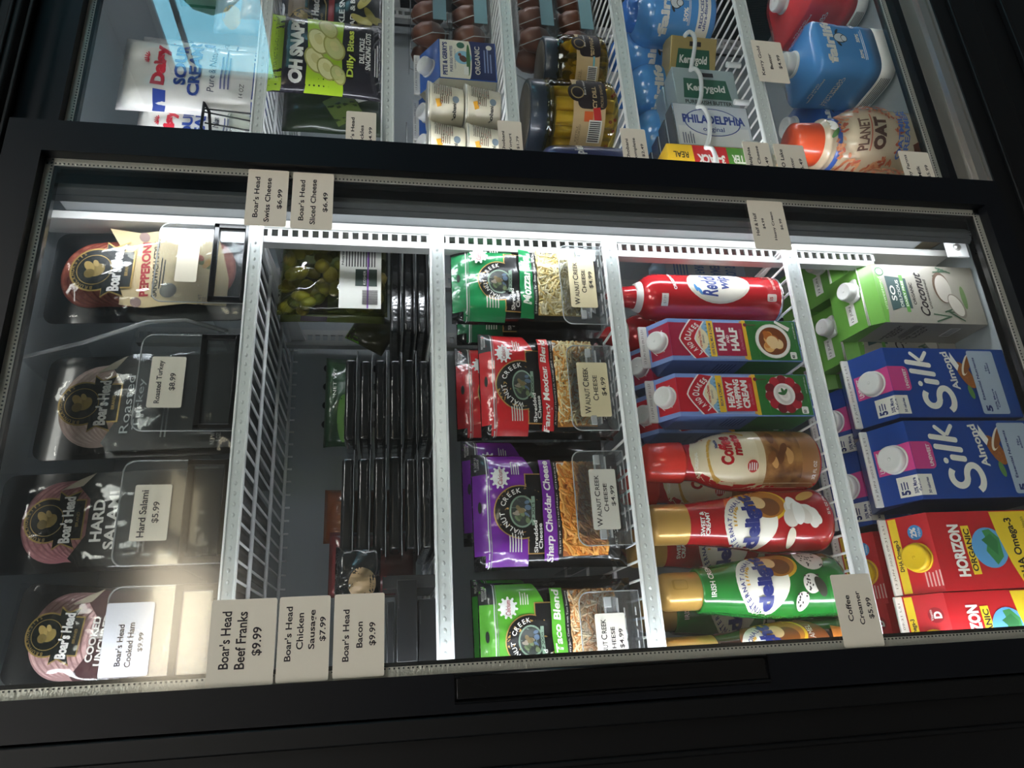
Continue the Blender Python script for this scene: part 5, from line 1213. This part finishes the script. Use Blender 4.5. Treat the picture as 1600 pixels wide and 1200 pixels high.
# yogurt cups
YCUP = mat('#e6dec6', .4, coat=.2)
def cup_():
    t = root('yogurt_cup', (0, 0, 0), 'x', 'yogurt cup', 'stacked yogurt cups'); b = B()
    b.lathe([(.026, 0), (.0275, .001), (.031, .03), (.034, .048), (.0355, .05), (.0355, .052)], YCUP, 56)
    ar = Art(-.034, 0, .068, .05); rr = random.Random(5)
    ar.tiny(.62, .62, .4, .5, 9, mat('#5a5040', .6), rr); ar.text('Nutrition Facts', .62, .90, .4, .05, INK, 0, .02); ar.rect(.25, .78, .14, .14, mat('#e3a52e', .5), 20); ar.circ(.36, .26, .010, mat('#6f7c86', .5)); ar.text('Chobani', .13, .3, .3, .12, mat('#2a2a2a', .5), 0, .03); ar.tiny(.35, .6, .2, .3, 5, mat('#6a6050', .6), rr)
    for q in range(16): r_ = random.Random(q+9); ar.ell(r_.uniform(.15, .9), r_.uniform(.1, .95), .02, .03, mat('#a8432e', .5))
    ar.apply(b, step=.005); b.build('cup', t)
    B().lathe([(.0352, .052), (.0362, .0525), (.0362, .0545), (.034, .055), (.001, .055)], mat('#d8d4c8', .3, .5), 56).build('lid', t); return t
cp0 = cup_(); xa = at(725, 170, .125).x; first = True
for sx, nm_ in ((0, 'yogurt stack beside the egg whites carton'), (-.074, 'yogurt stack cut off by the front door frame')):
    for k, lv in enumerate(('lower', 'upper')):
        loc = Vector((xa+sx, .125, zr[2]+k*.0565)); lb = lv+' cup of the '+nm_
        if first: cp0.location = loc; cp0['label'] = lb; first = False
        else: dup(cp0, loc, lb)
t = root('yogurt_sleeve', (xa-.074*.5, .20, zr[2]), 'clear plastic tray edge behind the yogurt cups', 'tray')
B().tube([(-.06, 0, .12), (-.03, -.02, .14), (.05, -.02, .14)], .0015, EDGE, 6).tube([(-.06, 0, 0), (-.06, 0, .12)], .0015, EDGE, 6).build('edge', t)

# ================================================================ ultra-filtered milk, butter
FB = mat('#3a7cd6', .25, coat=.7); FLB = mat('#549be2', .25, coat=.7); FR = mat('#e03a40', .25, coat=.7)
def cow(a, cu, cv, d, R2):
    """the printed line-art head: two pale ovals with dark ears"""
    dk = mat('#1c2430', .5); a.ell(cu, cv, d*1.0, d*.70, dk, -70); a.ell(cu, cv, d*.90, d*.60, mat('#dfe3e6', .4), -70); a.ell(cu, cv-.07*d/.3, d*.62, d*.40, dk, 0); a.ell(cu, cv-.07*d/.3, d*.52, d*.32, mat('#dfe3e6', .4))
    a.ell(cu-.55*d, cv+.03, d*.5, d*.14, dk, 30); a.ell(cu+.55*d, cv+.03, d*.5, d*.14, dk, -30)
def fl_art(a, R, H):
    a.text('fairlife', .5, .62, .86, .11, WHT, 0, .05); cow(a, .52, .50, .20, R); a.text('50%', .35, .38, .2, .05, WHT, 0, .04); a.text('50%', .66, .38, .2, .05, WHT, 0, .04); a.tiny(.5, .34, .6, .03, 2, WHT)
    a.box(-.02, 1.02, .10, .245, WHT); a.text('REDUCED FAT\nultra-filtered milk', .5, .18, .7, .08, DB, 0, .02)
fx = [(974, 14), (977, 18), (992, 18), (996, 19), (1008, 27), (1024, 32), (1045, 33), (1070, 32), (1100, 33), (1135, 33), (1146, 31), (1150, 27)]
f1, R_, H_ = make_bottle('milk_bottle', fx, 30, .15, 'small blue milk bottle standing upright farthest from the front door frame', 'bottle', 'small blue milk bottles', FLB, fl_art, 4, FB, '', z0=zr[4], rz=-.35)
dup(f1, Vector((at(1050, 78, .20).x, .225, zr[4])), 'second small blue milk bottle, behind the gold butter', rz=-.4)
dup(f1, Vector((at(1050, 150, .22).x, .222, zr[4])), 'third small blue milk bottle, behind the silver butter', rz=-.5)
dup(f1, Vector((at(1050, 220, .22).x, .222, zr[4])), 'fourth small blue milk bottle, in shadow behind the cream cheese', rz=-.5)
KG = mat('#24604a', .5)
def kg(gold):
    def f(a):
        a.poly([(.26, .88), (.74, .84), (.74, .16), (.26, .12)], KG); a.text('Kerrygold', .50, .5, .62*1.5, .22*.9, WHT, -90, .03) if False else None
        vs = a; W = a.W; H = a.H
        a.text('Kerrygold', .50, .50, .60*H/W, .22*W/H, WHT, -90, .03); a.text('PURE IRISH BUTTER', .17, .5, .74*H/W, .09*W/H, INK, -90, .02); a.box(.80, .90, .35, .6, INK)
    return f
def phil(a):
    W = a.W; H = a.H; a.box(0, 1, 0, 1, mat('#c9cfd6', .35)); a.box(.04, .46, .04, .96, mat('#dfe0e0', .5)); a.ell(.58, .5, .66, .74, DB); a.ell(.58, .5, .62, .71, mat('#d3d8de', .35))
    a.text('PHILADELPHIA', .64, .48, .82*H/W, .20*W/H, DB, -90, .04); a.text('original', .40, .50, .28*H/W, .14*W/H, DB, -90, .01); a.tiny(.2, .85, .3, .16, 5, mat('#606880', .5))
SIL = mat('#b6c6c8', .28, .3, coat=.4); GLD = mat('#c3ac6e', .3, .3, coat=.4); FOIL = mat('#7c8086', .25, .8)
def bar(p0, p1, Y, d, label, m, art, rz=0, group='butter and cream cheese boxes', z0=None, rt=0):
    a = at(*p0, Y); c = at(*p1, Y); w_ = c.x-a.x; z0 = zr[4] if z0 is None else z0; h = a.z-z0
    t = root('butter_box', ((a.x+c.x)/2, Y, z0), label, 'butter box', group, rot=(0, rt, rz)); b = B().box(-w_/2, w_/2, 0, d, 0, h, m, .0012); ar = Art(-w_/2, 0, w_, h); art(ar); ar.apply(b); b.build('box', t); return t
bar((1060, 168), (1165, 114), .10, .035, 'silver blue Irish butter box standing on end, behind a white strap', SIL, kg(0))
t = bar((1052, 120), (1142, 74), .145, .04, 'gold Irish butter box turned sideways behind the silver one', GLD, kg(1), rz=-.5, rt=0)
bar((1060, 226), (1180, 170), .085, .028, 'front cream cheese box of the row, standing on end', FOIL, phil)
p0 = [o for o in COL.objects if o.get('label', '').startswith('front cream cheese')][0]
for k, nm_ in enumerate(('second', 'third', 'fourth', 'fifth', 'last')): dup(p0, p0.location+Vector((-.005*k-.004, .034*(k+1), 0)), nm_+' cream cheese box of the row, counted from the glass')
p0 = [o for o in COL.objects if o.get('label', '').startswith('silver blue Irish')][0]
for k, nm_ in enumerate(('second', 'third', 'fourth')): dup(p0, p0.location+Vector((-.004*k-.002, .042*(k+1), 0)), nm_+' silver blue butter box of its row, counted from the glass')
def lob(a):
    W = a.W; H = a.H; a.box(0, 1, 0, 1, YE); a.box(.0, .5, .3, .75, mat('#9fc6dd', .5)); a.box(.5, 1, .35, .72, mat('#c8282c', .5)); a.text('3-PACK', .68, .54, .3*H/W, .22*W/H, WHT, 90, .05); a.box(.5, 1, 0, .35, mat('#4f8a34', .5)); a.text('BUTTER', .72, .18, .26*H/W, .2*W/H, WHT, 90, .04); a.text('REAL', .75, .86, .16*H/W, .14*W/H, INK, 90, .02)
    for q in range(9): a.rect(.30+.02*(q % 3), .32+q*.05, .22, .03, mat('#4a7a3a', .5))
bar((1052, 292), (1168, 232), .078, .05, 'yellow and green butter box printed upside down, cut off by the door frame', YE, lob)
for k, (P, nm_) in enumerate((([(1070, 56), (1076, 50), (1083, 54), (1086, 66), (1083, 90), (1079, 110)], 'gold butter'), ([(1078, 108), (1087, 108), (1094, 118), (1096, 135), (1095, 152), (1090, 168)], 'silver butter'), ([(1090, 166), (1099, 168), (1107, 182), (1109, 200), (1108, 215), (1103, 232)], 'cream cheese'), ([(1101, 230), (1112, 232), (1118, 246), (1118, 262), (1117, 285)], 'yellow butter box'))):
    pts = [at(px, py, .074) for px, py in P]; q0 = pts[0].copy()
    t = root('pusher_strap', q0, 'white curved plastic strap in front of the '+nm_, 'strap', 'white straps of the butter row')
    b = B(); sm = smooth([(p.x-q0.x+5, p.z-q0.z) for p in pts], 4); b.tube([(x-5, 0, z) for x, z in sm], .0034, mat('#dfe2e2', .4), 8); b.build('strap', t)
    pa = at(1150 + 6*k, P[-1][1]-8, .074); b = B(); b.tube([(pa.x-q0.x, 0, zr[4]-q0.z+.002), (pa.x-q0.x, 0, zr[4]-q0.z+.022), (pa.x-q0.x, .0, zr[4]-q0.z+.026)], .0045, mat('#dfe2e2', .4), 8); b.build('stop_tab', t)

# ================================================================ large jugs and oat bottles on the floor of the right half
zf2 = EZ-.880
def jug(px_cap, px_sh0, px_sh1, pyc, Y, hw_px, label, m, rz=0):
    c = at(px_sh1, pyc, Y); hw = at(px_sh1, pyc-hw_px, Y).x-c.x; zs1 = c.z-zf2; Yc = Y+hw
    zs0 = at(px_sh0, pyc, Yc).z-zf2; zc = at(px_cap, pyc, Yc).z-zf2; cx = at(px_sh1, pyc, Yc).x
    t = root('milk_jug', (cx, Yc, zf2), label, 'milk jug', 'large milk jugs', rz)
    b = B(); cr = .019
    b.loft([(hw*.9, hw*.9, 0, 4), (hw, hw, .004, 4), (hw, hw, zs1*.22, 4.5)], WHT, 64)
    b.loft([(hw, hw, zs1*.22, 4.5), (hw*1.0, hw*1.0, zs1*.40, 4.5), (hw*.985, hw*.985, zs1*.43, 4.5), (hw, hw, zs1*.46, 4.5), (hw*.985, hw*.985, zs1*.66, 4.5), (hw, hw, zs1*.69, 4.5), (hw, hw, zs1*.97, 5), (hw*.97, hw*.97, zs1, 4.5), (hw*.72, hw*.72, zs1+(zs0-zs1)*.42, 3.5), (cr*1.25, cr*1.25, zs0, 2.2), (cr, cr, zs0+.003, 2)], m, 64)
    b.bm.normal_update(); ar = Art(-hw, 0, 2*hw, zs1)
    ar.text('fairlife', .55, .85, .88, .13, WHT, 0, .05); cow(ar, .58, .70, .22, hw); ar.text('50%', .30, .46, .17, .05, WHT, 0, .05); ar.text('50%', .60, .47, .17, .05, WHT, 0, .05); ar.tiny(.5, .41, .6, .035, 2, WHT); ar.circ(.84, .5, hw*.16, WHT); ar.circ(.84, .5, hw*.13, m); ar.apply(b, step=.008)
    ar = Art(-hw, 0, 2*hw, zs1); ar.text('QUALITY\nbelieve in better', .5, .9, .5, .06, WHT, 0, .02); ar.text('NUTRITION\nCOMMUNITY', .5, .66, .6, .08, WHT, 0, .02); ar.tiny(.5, .12, .7, .14, 6, INK); ar.apply(b, 'left', step=.008)
    b.build('jug', t)
    cap_mesh(cr*1.05, .018, CAPW).build('cap', t, (0, 0, zs0+.002)); B().lathe([(cr, zs0-.001), (cr*1.22, zs0), (cr*1.22, zs0+.002), (cr, zs0+.003)], CAPW, 40).build('collar', t)
    return t
jug(1206, 1240, 1290, 106, .085, 40, 'large blue milk jug with white cap, front one', FLB, rz=.0)
jug(1193, 1226, 1276, 8, .095, 43, 'large red milk jug with white cap beside the blue jug', FR, rz=.0)
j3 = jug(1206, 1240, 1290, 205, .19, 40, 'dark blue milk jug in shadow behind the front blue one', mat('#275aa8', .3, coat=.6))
jug(1193, 1226, 1276, -70, .15, 40, 'blue jug with round pale spot at the very edge of the picture', mat('#6b8fa8', .3, coat=.6))
def oat(a, R, H):
    for q in range(150):
        r_ = random.Random(q*5); g = r_.uniform(0, 6.28); rr = r_.uniform(.36, .50); a.ell(.5+rr*math.cos(g)*1.0, .52+rr*.42*math.sin(g)*1.15, .065, .016, mat(['#b5573a', '#c9784f', '#d99a6c'][q % 3], .5), r_.uniform(0, 180))
    a.text('PLANET', .48, .60, .42, .06, mat('#5a3a2a', .5), 0, .03); a.box(.26, .74, .553, .560, mat('#b5573a', .5)); a.text('OAT', .48, .50, .42, .085, mat('#4a2c20', .5), 0, .06)
    a.text('OATMILK\nCREAMER', .5, .32, .66, .09, mat('#4a6ab0', .5), 0, .03); a.rect(.3, .2, .16, .05, mat('#5c3020', .5), 30); a.ell(.62, .80, .2, .05, WHT, 30); a.ell(.5, .78, .14, .03, mat('#4a7a3a', .5), -30)
ox = [(1234, 20), (1238, 24), (1284, 26), (1287, 28), (1293, 31), (1302, 30), (1318, 33), (1345, 42), (1375, 45), (1410, 44), (1450, 43), (1480, 42)]
o1, R_, H_ = make_bottle('oat_creamer_bottle', ox, 230, .115, 'cream oat creamer bottle with orange cap and oat flake ring', 'bottle', 'oat creamer bottles', mat('#d2c2a6', .25, coat=.6), oat, 0+9, mat('#e2542c', .3, coat=.4), '', z0=zf2, rz=.1) if False else make_bottle('oat_creamer_bottle', ox, 230, .115, 'cream oat creamer bottle with orange cap and oat flake ring', 'bottle', 'oat creamer bottles', mat('#d2c2a6', .25, coat=.6), oat, 3, mat('#e2542c', .3, coat=.4), '', z0=zf2, rz=-.32)
nb_ = at(1301, 230, .115).z-zf2; nt_ = at(1286, 230, .115).z-zf2; rb_ = at(1293, 199, .115).x-at(1293, 230, .115).x+.0012; B().lathe([(rb_-.003, nb_-.003), (rb_, nb_-.001), (rb_, nt_-.002), (rb_-.003, nt_)], mat('#3f63b8', .3, coat=.4), 48).build('neck_band', o1)
zt = H_; k = (at(1284, 230, .115).z-zf2)
dup(o1, o1.location+Vector((-.122, .0, -.0)), 'second oat creamer bottle, nearly hidden by the front door frame')
dup(o1, o1.location+Vector((-.050, .125, 0)), 'third oat creamer bottle, showing between the front two')
